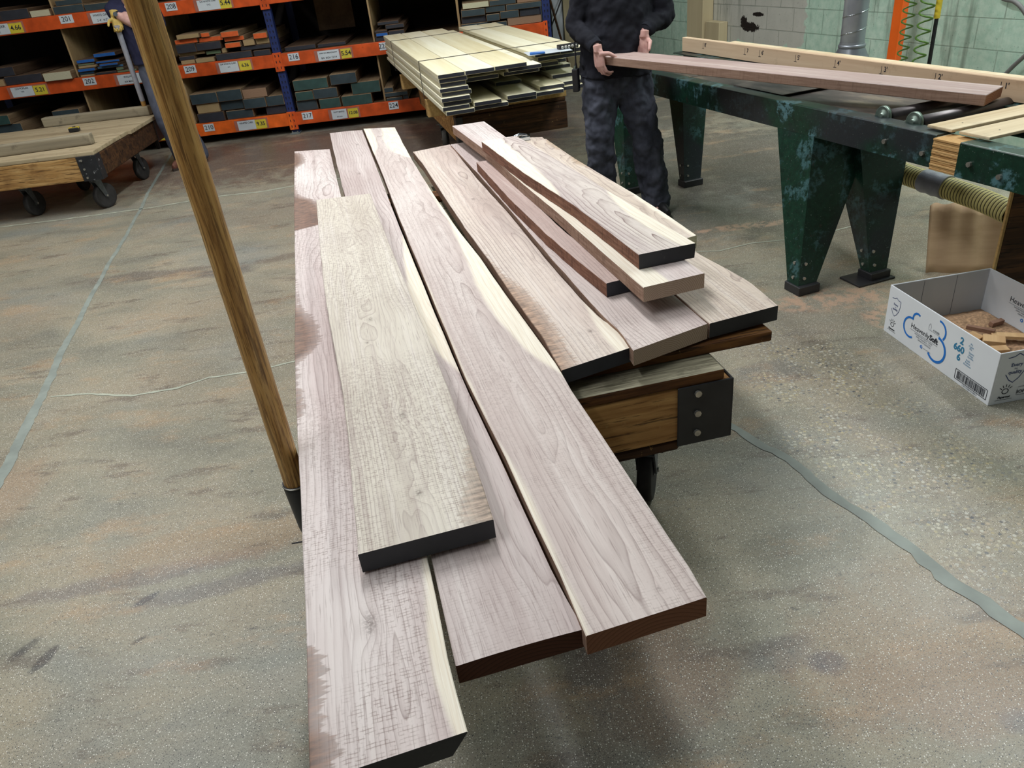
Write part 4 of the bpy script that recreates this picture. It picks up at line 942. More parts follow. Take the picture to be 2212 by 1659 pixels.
# layers, bottom up: (x0, x1, near end y) of each plank; ninth layer is the top
Lh = (ZT-.638)/9
xa, xb = Lp(1003, 153)[0], Lp(1069, 144)[0]; xc = Lp(1147, 136)[0]
WR = Lp(1052, 50)[0]
layers = []
rn = random.Random(9)
t9 = [(0, xa-.002, 0.), (xa+.002, xb-.002, .0), (xb+.002, xc-.004, .01), (.78, .975, .35), (.98, 1.17, .36)]
layers_def = {
 0: [(0.02, .22, -.02), (.225, .47, .02), (.475, .70, .1), (.705, .93, .18), (.935, 1.17, .25)],
 1: [(0.0, .19, -.01), (.225, .42, -.0), (.475, .69, .06), (.76, .95, .22), (.955, 1.17, .28)],
 2: [(0.01, .21, .0), (.93, 1.16, .45), (.5, .7, .5)], 3: [(0., .2, -.02), (.26, .44, .7), (.95, 1.16, .7)], 4: [(0.01, .22, .01), (.3, .5, .6), (.9, 1.16, .8)], 5: [(0.0, .2, .0), (.5, .7, .5), (.75, 1.0, .5)],
 6: [(0.01, .19, .02), (.21, .44, .10), (.48, .74, .12), (.8, 1.15, .6)], 7: [(0.005, .2, .01), (.21, .42, .3), (.50, .74, .06), (.80, 1.16, .35)], 8: t9}
TIER = ['bottom', 'second', 'third', 'fourth', 'fifth', 'sixth', 'seventh', 'eighth', 'top']
packs = []
for k in range(9):
    z0_ = .638+k*Lh
    for i, (x0, x1, yn) in enumerate(layers_def[k]):
        dpz = 0; zz = z0_
        if k == 8 and i >= 3: zz = z0_+0.0
        L2 = LNG - (0 if i < 3 else .12) - yn + rn.uniform(-.02, .02)
        if k == 8 and i >= 3: L2 = LNG*1.0-yn-.05
        L2 -= .19*x0
        mt = M['poplar2'] if (k+i) % 2 else M['poplar']
        o = MB().bbox((x0, 0, .0008), (x1, L2, Lh-.0008), mt, .0025, ends=M['inky']).build('poplar_plank', loc=(s0.x-math.sin(ang)*yn, s0.y+math.cos(ang)*yn, zz), rz=ang)
        pos = ORD[i] if i < len(layers_def[k])-1 else 'rightmost'
        tag(o, f'pale plank with dark sealed end in the strapped lumber pack, {TIER[k]} layer, {pos}', 'plank', 'planks of the pale lumber pack')
# straps
for j, (pl, pr, nm) in enumerate((((905, 133), (1100, 103), 'near'), ((840, 90), (1085, 58), 'far'))):
    a = Lp(*pl); yy = a[1]
    x1 = 1.175; b = .0022
    mb = MB()
    mb.box((-.004, yy, ZT+.0008), (x1, yy+.012, ZT+.003), M['steel_black']); mb.box((-.0035-.0015, yy, .6335), (-.0025, yy+.012, ZT+.003), M['steel_black']); mb.box((x1, yy, .6335), (x1+.002, yy+.012, ZT+.003), M['steel_black']); mb.box((-.005, yy, .6335), (x1+.002, yy+.012, .6355), M['steel_black']) 
    o = mb.build('steel_strap', loc=(s0.x, s0.y, 0), rz=ang); tag(o, f'thin steel strap around the pale lumber pack, the one at its {nm} end', 'strap')
# paper, counter and marker on the pack
c1 = onz(1190, 112, ZT+.001); o = MB().box((-.16, -.11, 0), (.16, .11, .0012), M['card']).build('paper_sheet', loc=(c1.x-.02, c1.y+.02, ZT+.0035), rz=ang-.1); tag(o, 'white tally sheet lying on the pale lumber pack', 'paper')
c1 = onz(1210, 106, ZT+.01)
dv = empty('tally_counter', (c1.x+.06, c1.y+.04, ZT+.005), ang+.05, 'small black and silver tally counter on the pale lumber pack', 'counter')
MB().bbox((-.075, -.03, 0), (.075, .03, .03), M['plastic_black'], .006, seg=2).build('case', dv)
mb = MB()
for k in range(5): mb.lathe([(.011, -.001), (.011, .004), (.006, .006)], M['bolt'], 12, Matrix.Translation((-.052+k*.026, -.031, .014)) @ Matrix.Rotation(R(90), 4, 'X'))
mb.build('dial_row', dv)
c1 = onz(1160, 116, ZT+.008); o = MB().lathe([(.008, 0), (.009, .004), (.009, .1), (.006, .11)], M['blue'], 12, Matrix.Rotation(R(90), 4, 'Y')).build('marker', loc=(c1.x-.05, c1.y, ZT+.013), rz=ang-.5); tag(o, 'blue marker lying on the pale lumber pack', 'marker')
# ------------------------------------------------------------------ green outfeed table along the wall (local x = towards wall, y = away from camera)
tb = empty('roller_table', (0, 0, 0), A, 'long green-painted steel roller table with tapered legs, beside the block wall', 'table')
def chan(mb, y0, y1, x, mat, s=1, th=.006, fl=.075):
    """C channel: face at x, flanges pointing s"""
    mb.bbox(*[(min(x, x+s*th), y0, .692), (max(x, x+s*th), y1, .82)], mat, .002)
    for z in (.692, .814): mb.bbox((min(x+s*th, x+s*fl), y0, z), (max(x+s*th, x+s*fl), y1, z+.006), mat, .002)
def side(y0, y1, x, s, bolts, xb):
    mb = MB(); mb.prism([(x, .694), (x+s*.006, .694), (x+s*.006, .812), (x+s*.09, .812), (x+s*.09, .818), (x+s*.006, .820), (x+s*.002, .819), (x, .816)] if s > 0 else [(x, .694), (x, .816), (x+s*.002, .819), (x+s*.006, .820), (x+s*.09, .818), (x+s*.09, .812), (x+s*.006, .812), (x+s*.006, .694)], y0, y1, M['green'], axis='y')
    mb.box((min(x+s*.006, x+s*.05), y0, .694), (max(x+s*.006, x+s*.05), y1, .700), M['green'])
    o = mb.build('side_channel', tb)
    for yy, zz in bolts:
        b = MB(); bolt(b, (x, yy, zz), (-s, 0, 0), .010, .01); b.build('channel_bolt', o)
    return o
side(2.25, 5.12, 2.455, 1, ((2.50, .752), (2.30, .742)), 0)
side(.70, 2.118, 2.430, 1, ((2.06, .752), (1.93, .735), (1.55, .755)), 0)
side(2.25, 5.12, 3.075, -1, (), 0); side(.70, 2.118, 3.075, -1, (), 0)
mb = MB()
for y0, y1 in ((2.70, 3.42), (3.44, 4.22), (4.24, 5.10)):
    mb.bbox((2.545, y0, .8), (2.985, y1, .806), M['pan'], .001)
mb.build('sheet_pan', tb)
mb = MB(); mb.prism([(2.545, .8195), (2.985, .8195), (2.985, .8225), (2.545, .8225)], 3.30, 3.72, M['pan'], axis='y'); 
mb.build('raised_pan_plate', tb)
def leg(px4, t0, wt, wb, lean=.28, zt=.693):
    """folded plate leg leaning away; px4 = surveyed corners TL, TR, BR, BL of its plate facing the camera"""
    nv = np.array(TV)-lean*np.array([0, 0, 1.]); pp = TV*t0
    q = [onpl(x, y, pp, nv) for x, y in px4]; q = [Vector((v.dot(NV), v.dot(TV), v.z)) for v in q]
    def at(a, b, z): t = (z-b.z)/(a.z-b.z); return b+(a-b)*t
    TL, BL, TR, BR = at(q[0], q[3], zt), at(q[0], q[3], .04), at(q[1], q[2], zt), at(q[1], q[2], .04)
    e = Vector((0, .006, 0)); mb = MB()
    mb.add([TL, TR, BR, BL, TL+e, TR+e, BR+e, BL+e], [(3, 2, 1, 0), (4, 5, 6, 7), (0, 1, 5, 4), (1, 2, 6, 5), (2, 3, 7, 6), (3, 0, 4, 7)], M['green_dark'])
    w1, w2 = Vector((0, wt, 0)), Vector((0, wb, 0)); d = Vector((.006, 0, 0))
    mb.add([TL+e, TL+w1, BL+w2, BL+e, TL+e+d, TL+w1+d, BL+w2+d, BL+e+d], [(0, 1, 2, 3), (7, 6, 5, 4), (0, 4, 5, 1), (1, 5, 6, 2), (2, 6, 7, 3), (3, 7, 4, 0)], M['green_dark'])
    o = mb.build('leg', tb)
    MB().bbox((BL.x-.008, BL.y-.022, 0), (BR.x+.008, BL.y+wb+.012, .045), M['steel_black'], .003).build('foot', o)
    for zz in (.075, .14):
        f = at(TL, BL, zz); b = MB(); bolt(b, (f.x+.030, f.y, zz), (0, -1, 0), .008, .006); b.build('leg_bolt', o)
        b = MB(); bolt(b, (f.x, f.y+.04, zz), (-1, 0, 0), .008, .006); b.build('leg_bolt', o)
leg([(1758, 298), (1866, 332), (1755, 632), (1722, 636)], 2.739, .27, .08)
leg([(1860, 336), (1957, 350), (1911, 604), (1880, 612)], 2.69, .22, .06)
leg([(1345, 215), (1384, 222), (1379, 424), (1351, 418)], 4.70, .26, .07)
leg([(1475, 205), (1527, 215), (1512, 402), (1478, 398)], 4.60, .22, .06)
MB().bbox((2.585, 2.66, 0), (2.80, 2.80, .010), M['steel_black'], .002).build('foot_plate', tb)
MB().bbox((2.60, 2.74, .672), (3.06, 2.79, .6935), M['green_dark'], .002).build('cross_member', tb)
for yy in (2.625, 2.455, 1.90, 1.72):
    mb = MB(); Mx = Matrix.Translation((2.575, yy, .812)) @ Matrix.Rotation(R(90), 4, 'Y')
    mb.lathe([(.026, 0), (.030, .004), (.030, .46), (.026, .465)], M['roller'], 28, Mx); ro = mb.build('roller', tb)
    mb = MB(); Mx = Matrix.Translation((2.535, yy, .822)) @ Matrix.Rotation(R(90), 4, 'Y')
    mb.lathe([(.008, -.004), (.012, -.003), (.013, .003), (.022, .002), (.024, .007), (.033, .006), (.038, .004), (.040, .008), (.040, .020), (.030, .024), (.012, .026), (.012, .040)], M['cap'], 28, Mx); mb.build('end_cap', ro)
# laminated wooden block filling the gap
mb = MB(); st = [(2.44, .70)]
for k in range(14):
    z0_ = .694+k*.0085; mb.bbox((2.437+.002*math.sin(k*2.3), 2.122, z0_), (2.53, 2.246, z0_+.0082), M['endstub'], .0018)
o = mb.build('wooden_filler', tb); o['label'] = 'pale stack of thin wooden shims between the two green channels'
for lab, y0, y1 in (('front', 2.225, 2.345), ('rear', 2.06, 2.195)):
    o = MB().bbox((2.50, y0, .8245), (3.035, y1, .8365), M['slat'], .004, seg=2).bbox((2.6, y0+.05, .8362), (2.606, y0+.054, .8372), M['ink'], .0001).build('thin_plank', loc=(0, 0, 0), rz=A)
    tag(o, 'thin pale wooden slat across the roller table, %s' % ('the one nearer the rollers' if lab == 'front' else 'the one further from the rollers'), 'slat')
# measuring fence
fe = empty('measuring_fence', (0, 0, 0), A, 'long pale wooden fence board with handwritten foot marks, on the roller table', 'fence')
fx = 3.045
mb = MB(); mb.bbox((fx, .8, .8215), (fx+.04, 5.10, .912), M['pale'], .003); mb.bbox((fx+.042, .8, .8215), (fx+.10, 4.6, .908), M['slat'], .003)
mb.build('fence_board', fe)
marks = [(2163, 181, "1'"), (2020, 169, "2'"), (1903, 158, "3'"), (1803, 146, "4'"), (1718, 131, "5'"), (1641, 121, "6'"), (1609, 112, "7"), (1519, 98, "8'")]
mb = MB()
for px, py, tx in marks:
    P_ = onpl(px, py, NV*fx, NV); yy = P_.dot(TV); zz = .882
    mb.box((fx-.0008, yy-.0012, zz-.022), (fx-.0002, yy+.0012, zz+.014), M['ink'])
    if tx[0] in "345678": mb.box((fx-.0008, yy-.012, zz-.024), (fx-.0002, yy+.012, zz-.0218), M['ink'])
    mb.text(tx, .034, M['ink'], frame((fx-.0012, yy-.028, zz), (0, -1, 0), (0, 0, 1)), bold=.0003)
mb.build('foot_mark', fe)['kind'] = 'stuff'
# plank held by the person, its near end on the rollers
a0 = onz(1304, 122, 1.0); a1 = onz(2132, 205, .895)
d = (a1-a0); ln = d.length; yv = (a0-a1).normalized(); c1 = onz(2168, 192, .895)
xv = (c1-a1); xv = xv-yv*xv.dot(yv); Wp = .185; xv.normalize(); zv = xv.cross(yv)
mb = MB(); mb.bbox((0, 0, -.045), (Wp, ln, 0), M['scrap_dark'], .0025, ends=M['end_brown'])
mh = walnut('walnut_face_held', 2.2, .18, 21, (.02, .06, .02), .012, base=srgb(158, 134, 128), pale=srgb(176, 154, 146), saw=.2)
mb.mats[0] = M['held_edge'] = sawnedge('held_edge', srgb(166, 138, 120), srgb(134, 106, 90), .3)
k = mb.mi(mh)
for i, f in enumerate(mb.f):
    if all(mb.v[q].z > -.004 for q in f): mb.m[i] = k
hp = mb.build('walnut_plank'); hp.matrix_world = Matrix.Translation(a1) @ Matrix(((xv.x, yv.x, zv.x, 0), (xv.y, yv.y, zv.y, 0), (xv.z, yv.z, zv.z, 0), (0, 0, 0, 1)))
tag(hp, 'brown walnut plank held by the person in black, its other end on the rollers', 'board')
HELD = (a0.copy(), a1.copy(), xv.copy(), yv.copy(), zv.copy(), Wp)

# hose below the table
pts = [onpl(x, y, NV*3.0, NV) for x, y in ((1860, 338), (1905, 354), (1960, 378), (2040, 404), (2120, 432), (2184, 461))]
def spline(P, n):
    out = []
    for i in range(len(P)-1):
        p0, p1, p2, p3 = P[max(i-1, 0)], P[i], P[i+1], P[min(i+2, len(P)-1)]
        for k in range(n):
            t = k/n; out.append(.5*((2*p1)+(p2-p0)*t+(2*p0-5*p1+4*p2-p3)*t*t+(3*p1-p0-3*p2+p3)*t**3))
    return out+[P[-1]]
hc = spline([Vector(p) for p in pts], 60)
ho = empty('ribbed_hose', hc[0], 0, 'yellow ribbed dust hose patched with grey tape, running under the roller table', 'hose')
base = Vector(hc[0])
# resample evenly
ev = [hc[0]]; acc = 0; step = .0042
for i in range(1, len(hc)):
    seg = (hc[i]-hc[i-1]).length; q = step-acc
    while q <= seg:
        ev.append(hc[i-1].lerp(hc[i], q/seg)); q += step
    acc = seg-(q-step)
mb = MB(); nseg = 28; rings = []
pts_ = [p-base for p in ev]; m = len(pts_); up = Vector((0, 0, 1)); vs = []
for i, p in enumerate(pts_):
    t = (pts_[min(i+1, m-1)]-pts_[max(i-1, 0)]).normalized(); a = (up-t*up.dot(t)).normalized(); b = t.cross(a)
    r = .050 if i % 4 in (0, 1) else (.0475 if i % 4 == 2 else .0465)
    if i % 4 == 0: r = .0495
    vs += [p+a*r*math.cos(2*math.pi*k/nseg)+b*r*math.sin(2*math.pi*k/nseg) for k in range(nseg)]
for i in range(m-1):
    mb.add([], [], M['hose'])
    fs = [(i*nseg+k, i*nseg+(k+1) % nseg, (i+1)*nseg+(k+1) % nseg, (i+1)*nseg+k) for k in range(nseg)]
    if i == 0: mb.v = [Vector(v) for v in vs]
    mt = mb.mi(M['hose_dark'] if i % 4 == 2 else M['hose'])
    for f in fs: mb.f.append(list(f)); mb.m.append(mt); mb.sm.append(True)
mb.build('ribbed_tube', ho)
i0 = int(m*.47); i1 = int(m*.63); mb = MB()
mb.tube([pts_[i] for i in range(i0, i1, 3)], [.0535+.0018*math.sin(i*1.3)+.001*random.random() for i in range(len(range(i0, i1, 3)))], M['tape_grey'], 28); mb.build('tape_patch', ho)
# thin wavy veneer sheet standing behind the box
b0 = onz(2003, 592, 0); mb = MB(); nn = 60; Ls = .75; vs = []
for j in range(9):
    for i in range(nn+1):
        u = i/nn; w = .014*math.sin(u*19+.6)+.008*math.sin(u*41)
        hgt = .285+.012*math.sin(u*13)+.006*math.sin(u*57)+.02*(1-u)
        vs.append((u*Ls, w*(.6+.4*j/8)+.11*(j/8), hgt*j/8))
fs = [(j*(nn+1)+i, j*(nn+1)+i+1, (j+1)*(nn+1)+i+1, (j+1)*(nn+1)+i) for j in range(8) for i in range(nn)]
mb.add(vs, fs, M['kraft'], True); o = mb.build('veneer_sheet', loc=(b0.x, b0.y+.01, .0), rz=R(-14)); sm = o.modifiers.new('s', 'SOLIDIFY'); sm.thickness = .003
tag(o, 'thin wavy brown veneer sheet standing on edge behind the white box', 'sheet')
P0 = onpl(2186, 440, NV*2.90, NV); PT = onpl(2190, 413, NV*2.90, NV).z
o = MB().bbox((0, 0, 0), (.35, .012, PT), M['oak_dark'], .002).bbox((-.012, -.001, 0), (-.001, .013, PT+.004), M['bunk'], .001).build('wooden_panel', loc=(P0.x, P0.y, 0), rz=A-.3); tag(o, 'dark wooden panel standing at the end of the yellow ribbed hose', 'panel')

# ------------------------------------------------------------------ white tissue carton with scraps
bxA = Vector((1.638, 2.842, 0)); bxB = Vector((1.703, 2.199, 0)); ax = (bxA-bxB).normalized(); ln = (bxA-bxB).length
brz = math.atan2(-ax.x, ax.y)
carton = empty('carton_tray', (bxB.x, bxB.y, 0), brz, 'open white cardboard tissue carton with blue print, holding wood scraps', 'box')
BW, BH, th = .455, .215, .005
def wall_part(lo, hi, name='side_panel', inn=None):
    return MB().bbox(lo, hi, M['box_white'], .0012).build(name, carton)
MB().bbox((th, th, .001), (BW-th, ln-th, .006), M['box_in'], .001).build('base_panel', carton)
pa = MB(); pa.bbox((0, 0, 0), (th, ln, BH), M['box_white'], .0012)
# print on the long side facing the aisle: reading direction = far -> near ( -y ), plane x = 0 facing -x
def S(u, z): return frame((-.0009, ln-u, z), (0, -1, 0), (0, 0, 1))     # u measured from the far (left in photo) corner
def arc(mb, fr, cx, cy, r, a0, a1, w, mat, n=24, sx=1.):
    vs = []
    for i in range(n+1):
        a = R(a0+(a1-a0)*i/n)
        for rr in (r-w/2, r+w/2): vs.append((cx+rr*math.cos(a)*sx, cy+rr*math.sin(a), 0))
    mb.add(vs, [(2*i, 2*i+1, 2*i+3, 2*i+2) for i in range(n)], mat, False, fr)
def line(mb, fr, p, q, w, mat):
    p = Vector((*p, 0)); q = Vector((*q, 0)); t = (q-p).normalized(); nn = Vector((-t.y, t.x, 0))*w/2
    mb.add([p+nn, p-nn, q-nn, q+nn], [(0, 1, 2, 3)], mat, False, fr)
def poly(mb, fr, pts, w, mat):
    for a, b in zip(pts[:-1], pts[1:]): line(mb, fr, a, b, w, mat)
def shield(mb, fr, s, mat, w=.0022):
    poly(mb, fr, [(-.03*s, .034*s), (-.012*s, .036*s), (0, .044*s), (.012*s, .036*s), (.031*s, .036*s), (.031*s, .01*s), (.026*s, -.012*s), (.014*s, -.032*s), (0, -.044*s), (-.014*s, -.034*s), (-.026*s, -.016*s)], w, mat)
def logo(mb, fr, s):
    arc(mb, fr, 0, 0, .011*s, 0, 360, .0032*s, M['ink'], 24, 1.15)
    for a in (35, 62, 90, 118, 145): line(mb, fr, (.019*s*math.cos(R(a)), .018*s*math.sin(R(a))), (.031*s*math.cos(R(a)), .031*s*math.sin(R(a))), .003*s, M['ink'])
    mb.text('Papernet', .014*s, M['ink'], fr @ Matrix.Translation((0, -.026*s, 0)), bold=.0005, shear=.2)
    line(mb, fr, (-.034*s, -.037*s), (.036*s, -.037*s), .0014, M['ink'])
I4 = Matrix.Identity(4)
def TX(fr, x, y): return fr @ Matrix.Translation((x, y, 0))
def heavenly(mb, fr, s):
    mb.text('Heavenly', .034*s, M['ink'], TX(fr, -.030*s, 0)); mb.text('Soft', .034*s, M['ink'], TX(fr, .062*s, 0), bold=.0012)
    line(mb, fr, (-.095*s, -.018*s), (.092*s, -.018*s), .0012, M['ink_grey']); line(mb, fr, (.02*s, .032*s), (.095*s, .032*s), .001, M['ink_grey'])
    mb.text('410088', .014*s, M['ink_grey'], TX(fr, .068*s, .040*s)); poly(mb, fr, [(.020*s, .034*s), (.020*s, .052*s), (.027*s, .062*s), (.034*s, .052*s), (.034*s, .034*s)], .0011, M['ink_grey'])
    for i, (tx, dx) in enumerate((('HOUSEHOLD TOILET TISSUE', 0), ('PAPEL HIGIENICO  2 PLY', .004), ('PAPIER HYGIENIQUE', .01))): mb.text(tx, .0095*s, M['ink_grey'], TX(fr, dx*s, -(.026+.010*i)*s))
    arc(mb, fr, -.004*s, -.066*s, .006*s, 0, 360, .004*s, M['print_blue'], 14); mb.text('made with care', .008*s, M['ink_grey'], TX(fr, .034*s, -.066*s))
sm0 = S(0, 0)
fr = S(.055, .135); shield(pa, fr, .95, M['print_navy']); pa.text('Every', .0125, M['print_navy'], TX(fr, 0, .010), bold=.0002); pa.text('quality', .0125, M['print_navy'], TX(fr, 0, -.011), bold=.0002); pa.text('day', .007, M['print_navy'], TX(fr, 0, -.001))
logo(pa, S(.052, .052), .8)
fr = S(.255, .105); heavenly(pa, fr, .92)
# broken blue rings either side of the title
arc(pa, fr, -.088, -.012, .042, 75, 300, .0085, M['print_blue']); arc(pa, fr, -.055, .036, .026, 60, 190, .0085, M['print_blue'], 14); 
arc(pa, fr, .075, .050, .040, -40, 95, .0085, M['print_blue']); arc(pa, fr, .080, -.030, .052, -140, 88, .0105, M['print_blue'], 36)
fr = S(.475, .12)
for i, (tx, wds) in enumerate((('2', ('Ply', 'Capas', 'Plis')), ('660', ('Sheets', 'Hojas', 'Feuilles')), ('6', ('Rolls', 'Rollos', 'Rouleaux')))):
    pa.text(tx, .038, M['print_blue2'], TX(fr, -.012-.004*len(tx), .052-.034*i), bold=.0012)
    for j, wd in enumerate(wds): pa.text(wd, .0105, M['print_blue2'], TX(fr, .030+.004*len(tx), .062-.034*i-.0095*j))
fr = S(.545, .035); poly(pa, fr, [(-.085, .022), (.085, .022), (.085, -.018), (-.085, -.018), (-.085, .022)], .0024, M['ink'])
rb = random.Random(5); x = -.075
while x < .074:
    w = rb.choice((.0012, .002, .003)); line(pa, fr, (x+w/2, .018), (x+w/2, -.014), w, M['ink']); x += w+rb.choice((.0012, .002, .003))
pa.text('1 00 73286 01088 9', .010, M['ink_grey'], TX(fr, 0, -.026))
pa.build('printed_panel', carton)
pb_ = MB(); pb_.bbox((th+.0003, 0, 0), (BW, th, BH), M['box_white'], .0012)
def S2(u, z): return frame((u, -.0009, z), (1, 0, 0), (0, 0, 1))
fr = S2(.075, .145); shield(pb_, fr, 1.35, M['print_navy'], .003); pb_.text('Every', .020, M['print_navy'], TX(fr, 0, .014), bold=.0003); pb_.text('quality', .020, M['print_navy'], TX(fr, 0, -.016), bold=.0003); pb_.text('day', .010, M['print_navy'], TX(fr, 0, -.001))
logo(pb_, S2(.055, .052), .95); fr = S2(.135, .04); pb_.text('SOFIDEL', .018, M['ink'], fr, bold=.0005); line(pb_, fr, (-.032, -.012), (-.032, .014), .0012, M['ink']); line(pb_, fr, (-.03, -.013), (.09, -.013), .0015, M['ink']); pb_.text('manufactured by', .008, M['ink_grey'], TX(fr, -.004, .022))
pb_.build('printed_panel', carton)
pc_ = MB(); pc_.bbox((BW-th, th+.0003, 0), (BW, ln, BH), M['box_white'], .0012)
fr = frame((BW-th-.0009, ln-.235, .135), (0, -1, 0), (0, 0, 1)); heavenly(pc_, fr, .95); pc_.build('printed_panel', carton)
pd_ = MB(); pd_.bbox((th+.0003, ln-th, 0), (BW-th-.0003, ln, BH), M['box_white'], .0012); 
pd_.bbox((th+.004, ln-th-.0012, .006), (BW-th-.004, ln-th-.0002, BH-.002), M['box_in'], .0003)
for u in (.15, .30): pd_.box((u, ln-th-.0018, .01), (u+.0015, ln-th-.0012, BH-.006), M['ink_grey'])
pd_.build('side_panel', carton)
# sawdust heap and offcuts
def heap():
    mb = MB(); n = 26; vs = []
    for j in range(n+1):
        for i in range(n+1):
            u, v = i/n, j/n; x = .008+u*(BW-.016); y = .008+v*(ln-.016)
            e = min(1, 4*min(u, 1-u, v, 1-v)+.35)
            vs.append((x, y, .0065+.046*e+.034*e*(.5+.5*mnoise.noise(Vector((x*7, y*7, 2))))+.005*mnoise.noise(Vector((x*60, y*60, 5)))))
    mb.add(vs, [(j*(n+1)+i, j*(n+1)+i+1, (j+1)*(n+1)+i+1, (j+1)*(n+1)+i) for j in range(n) for i in range(n)], M['sawdust'], True)
    m0 = (n+1)**2
    return mb
o = heap().build('sawdust_heap', loc=(bxB.x, bxB.y, 0), rz=brz); tag(o, 'brown sawdust heap lying in the white carton', 'sawdust', kind='stuff')
scr = [(.12, .30, .078, .13, .05, .018, 20, 6, 'scrap', 'thick pale square offcut against the aisle side of the carton'), (.22, .36, .080, .10, .022, .016, -50, -4, 'scrap_dark', 'narrow dark brown stick offcut on the sawdust in the carton'),
       (.20, .26, .082, .075, .05, .022, -35, 5, 'scrap', 'small squarish wood offcut in the middle of the carton'), (.30, .28, .074, .15, .04, .012, -28, -3, 'scrap', 'long pale offcut pointing to the right inside the carton'),
       (.13, .20, .084, .14, .035, .015, -12, 4, 'scrap', 'flat pale offcut with a slanted end, nearer the barcode side of the carton'), (.16, .12, .082, .12, .045, .014, 25, -5, 'scrap', 'pale offcut lying low near the front corner of the carton'),
       (.30, .12, .080, .16, .09, .014, 60, 6, 'scrap', 'broad pale offcut at the front of the carton'), (.34, .42, .060, .06, .02, .02, 10, 8, 'scrap_dark', 'tiny dark offcut near the far end of the carton'), (.40, .20, .072, .12, .05, .013, 80, 5, 'scrap', 'pale offcut leaning by the inner printed side of the carton')]
for x, y, z, a, b, c_, rz_, rx_, mt, lab in scr:
    o = MB().bbox((-a/2, -b/2, -c_/2), (a/2, b/2, c_/2), M[mt], .001).build('wood_offcut')
    o.matrix_world = Matrix.Translation((bxB.x, bxB.y, 0)) @ Matrix.Rotation(brz, 4, 'Z') @ Matrix.Translation((x, y, z+.020)) @ Matrix.Rotation(R(rz_), 4, 'Z') @ Matrix.Rotation(R(rx_), 4, 'X')
    tag(o, lab, 'offcut', 'wood scraps in the carton')

# ------------------------------------------------------------------ things along the block wall
def wl(name, mb, label, cat): return tag(mb.build(name, rz=A), label, cat)
wl('timber_post', MB().bbox((4.93, 7.84, 0), (5.065, 8.16, 3.2), M['post_wood'], .004), 'tall pale timber post fixed against the block wall behind the fence', 'post')
wl('timber_block', MB().bbox((4.96, 7.56, 0), (5.065, 7.83, .655), M['post_wood'], .004), 'short pale timber board standing beside the tall timber post', 'timber')
du = empty('extraction_duct', NV*3.5+TV*3.93, A, 'vertical galvanised spiral duct flaring out behind the fence', 'duct')
mb = MB(); pr = [(.066, .885)]
for i in range(80): 
    z = .89+i*.014; pr.append((.068, z))
mb.lathe(pr, M['galv'], 32)
for k in range(12):
    hp_ = []
    z0_ = .90+k*.095
    hp_ = [(.0695*math.cos(t_), .0695*math.sin(t_), z0_+.095*t_/(2*math.pi)) for t_ in [q*2*math.pi/24 for q in range(25)]]
    mb.tube(hp_, .0016, M['chrome'], 5)
mb.build('duct_pipe', du)
mb = MB(); mb.lathe([(.150, .52), (.150, .72), (.072, .87), (.070, .90)], M['galv'], 32); mb.lathe([(.073, .868), (.077, .872), (.077, .884), (.073, .888)], M['galv'], 32); mb.build('flare', du)
mb = MB(); mb.box((-.12, -.12, 0), (.12, .12, .52), M['steel_black']); mb.build('pedestal', du)
wl('orange_post', MB().bbox((4.87, 4.98, 0), (4.93, 5.075, 3.0), M['orange_duct'], .004), 'bright orange upright post in front of the block wall', 'post')
def coil(label, y, x, r0, ph, z0_, z1_, turns, tw=.0045):
    n = turns*24; pts = []
    for i in range(n+1):
        t_ = i/n; a = 2*math.pi*turns*t_+ph; rr = r0*(.85+.3*math.sin(t_*3.1))
        z = z1_-(z1_-z0_)*t_**.9; pts.append((x+rr*math.cos(a), y+rr*math.sin(a), z))
    return wl('coil_hose', MB().tube(pts, tw, M['coil'], 6), label, 'hose')
coil('green coiled air hose hanging right next to the orange post', 4.640, 4.6, .036, 0., .45, 1.9, 19, .0055)
coil('green coiled air hose hanging nearer the yellow and black rod', 4.485, 4.6, .040, 1., .45, 1.9, 17, .0065)
rd = empty('push_rod', NV*4.7+TV*4.485, A, 'upright rod, yellow above and black below, hanging before the block wall', 'rod')
MB().lathe([(.013, .40), (.0135, .41), (.0135, .86)], M['plastic_black'], 12).build('lower_section', rd)
MB().lathe([(.020, .855), (.020, 2.1)], M['yellow'], 16).build('yellow_sleeve', rd)
def cp(x, y, n_=5.0): return onpl(x, y, NV*n_, NV)
pp = spline([cp(2150, -14), cp(2170, -2), cp(2192, 4), cp(2212, 24), cp(2235, 70), cp(2225, 108), cp(2212, 122), cp(2190, 142), cp(2170, 162), cp(2140, 190)], 8)
o = MB().tube(pp, .014, M['conduit'], 12).build('bent_conduit'); tag(o, 'bent grey conduit on the block wall at the right edge', 'conduit')
# back corner beyond the rack
def yb(px, py, Y): return ony(px, py, Y)
p = yb(1192, 40, 10.75); q = yb(1216, 40, 10.75)
o = MB().bbox((p.x, 10.75, 0), (q.x, 10.78, 2.6), M['card'], .003).build('white_panel'); tag(o, 'pale white panel standing beyond the end of the rack', 'panel')
p = yb(1218, 40, 10.7); q = yb(1250, 40, 10.7)
o = MB().bbox((p.x, 10.7, 0), (q.x, 10.74, 2.6), M['post_wood'], .003).build('plywood_board'); tag(o, 'tan plywood board standing next to the white panel behind the person', 'board')
p = yb(1188, 0, 10.45); q = yb(1213, 88, 10.35)
d = (q-p); e = q+d*(q.z/(-d.z)); s_ = p-d*.6
o = MB().tube([e, s_], .014, M['oak_dark'], 8, smooth=False).build('leaning_stick'); tag(o, 'thin brown stick leaning between rack end and white panel', 'stick')
p = yb(1212, 0, 10.62); q = yb(1190, 60, 10.56); d = (q-p); e = q+d*(q.z/(-d.z))
o = MB().tube([e, p-d], .009, M['steel_black'], 8, smooth=False).build('leaning_rod'); tag(o, 'thin black rod crossing the brown stick beyond the rack end', 'rod')
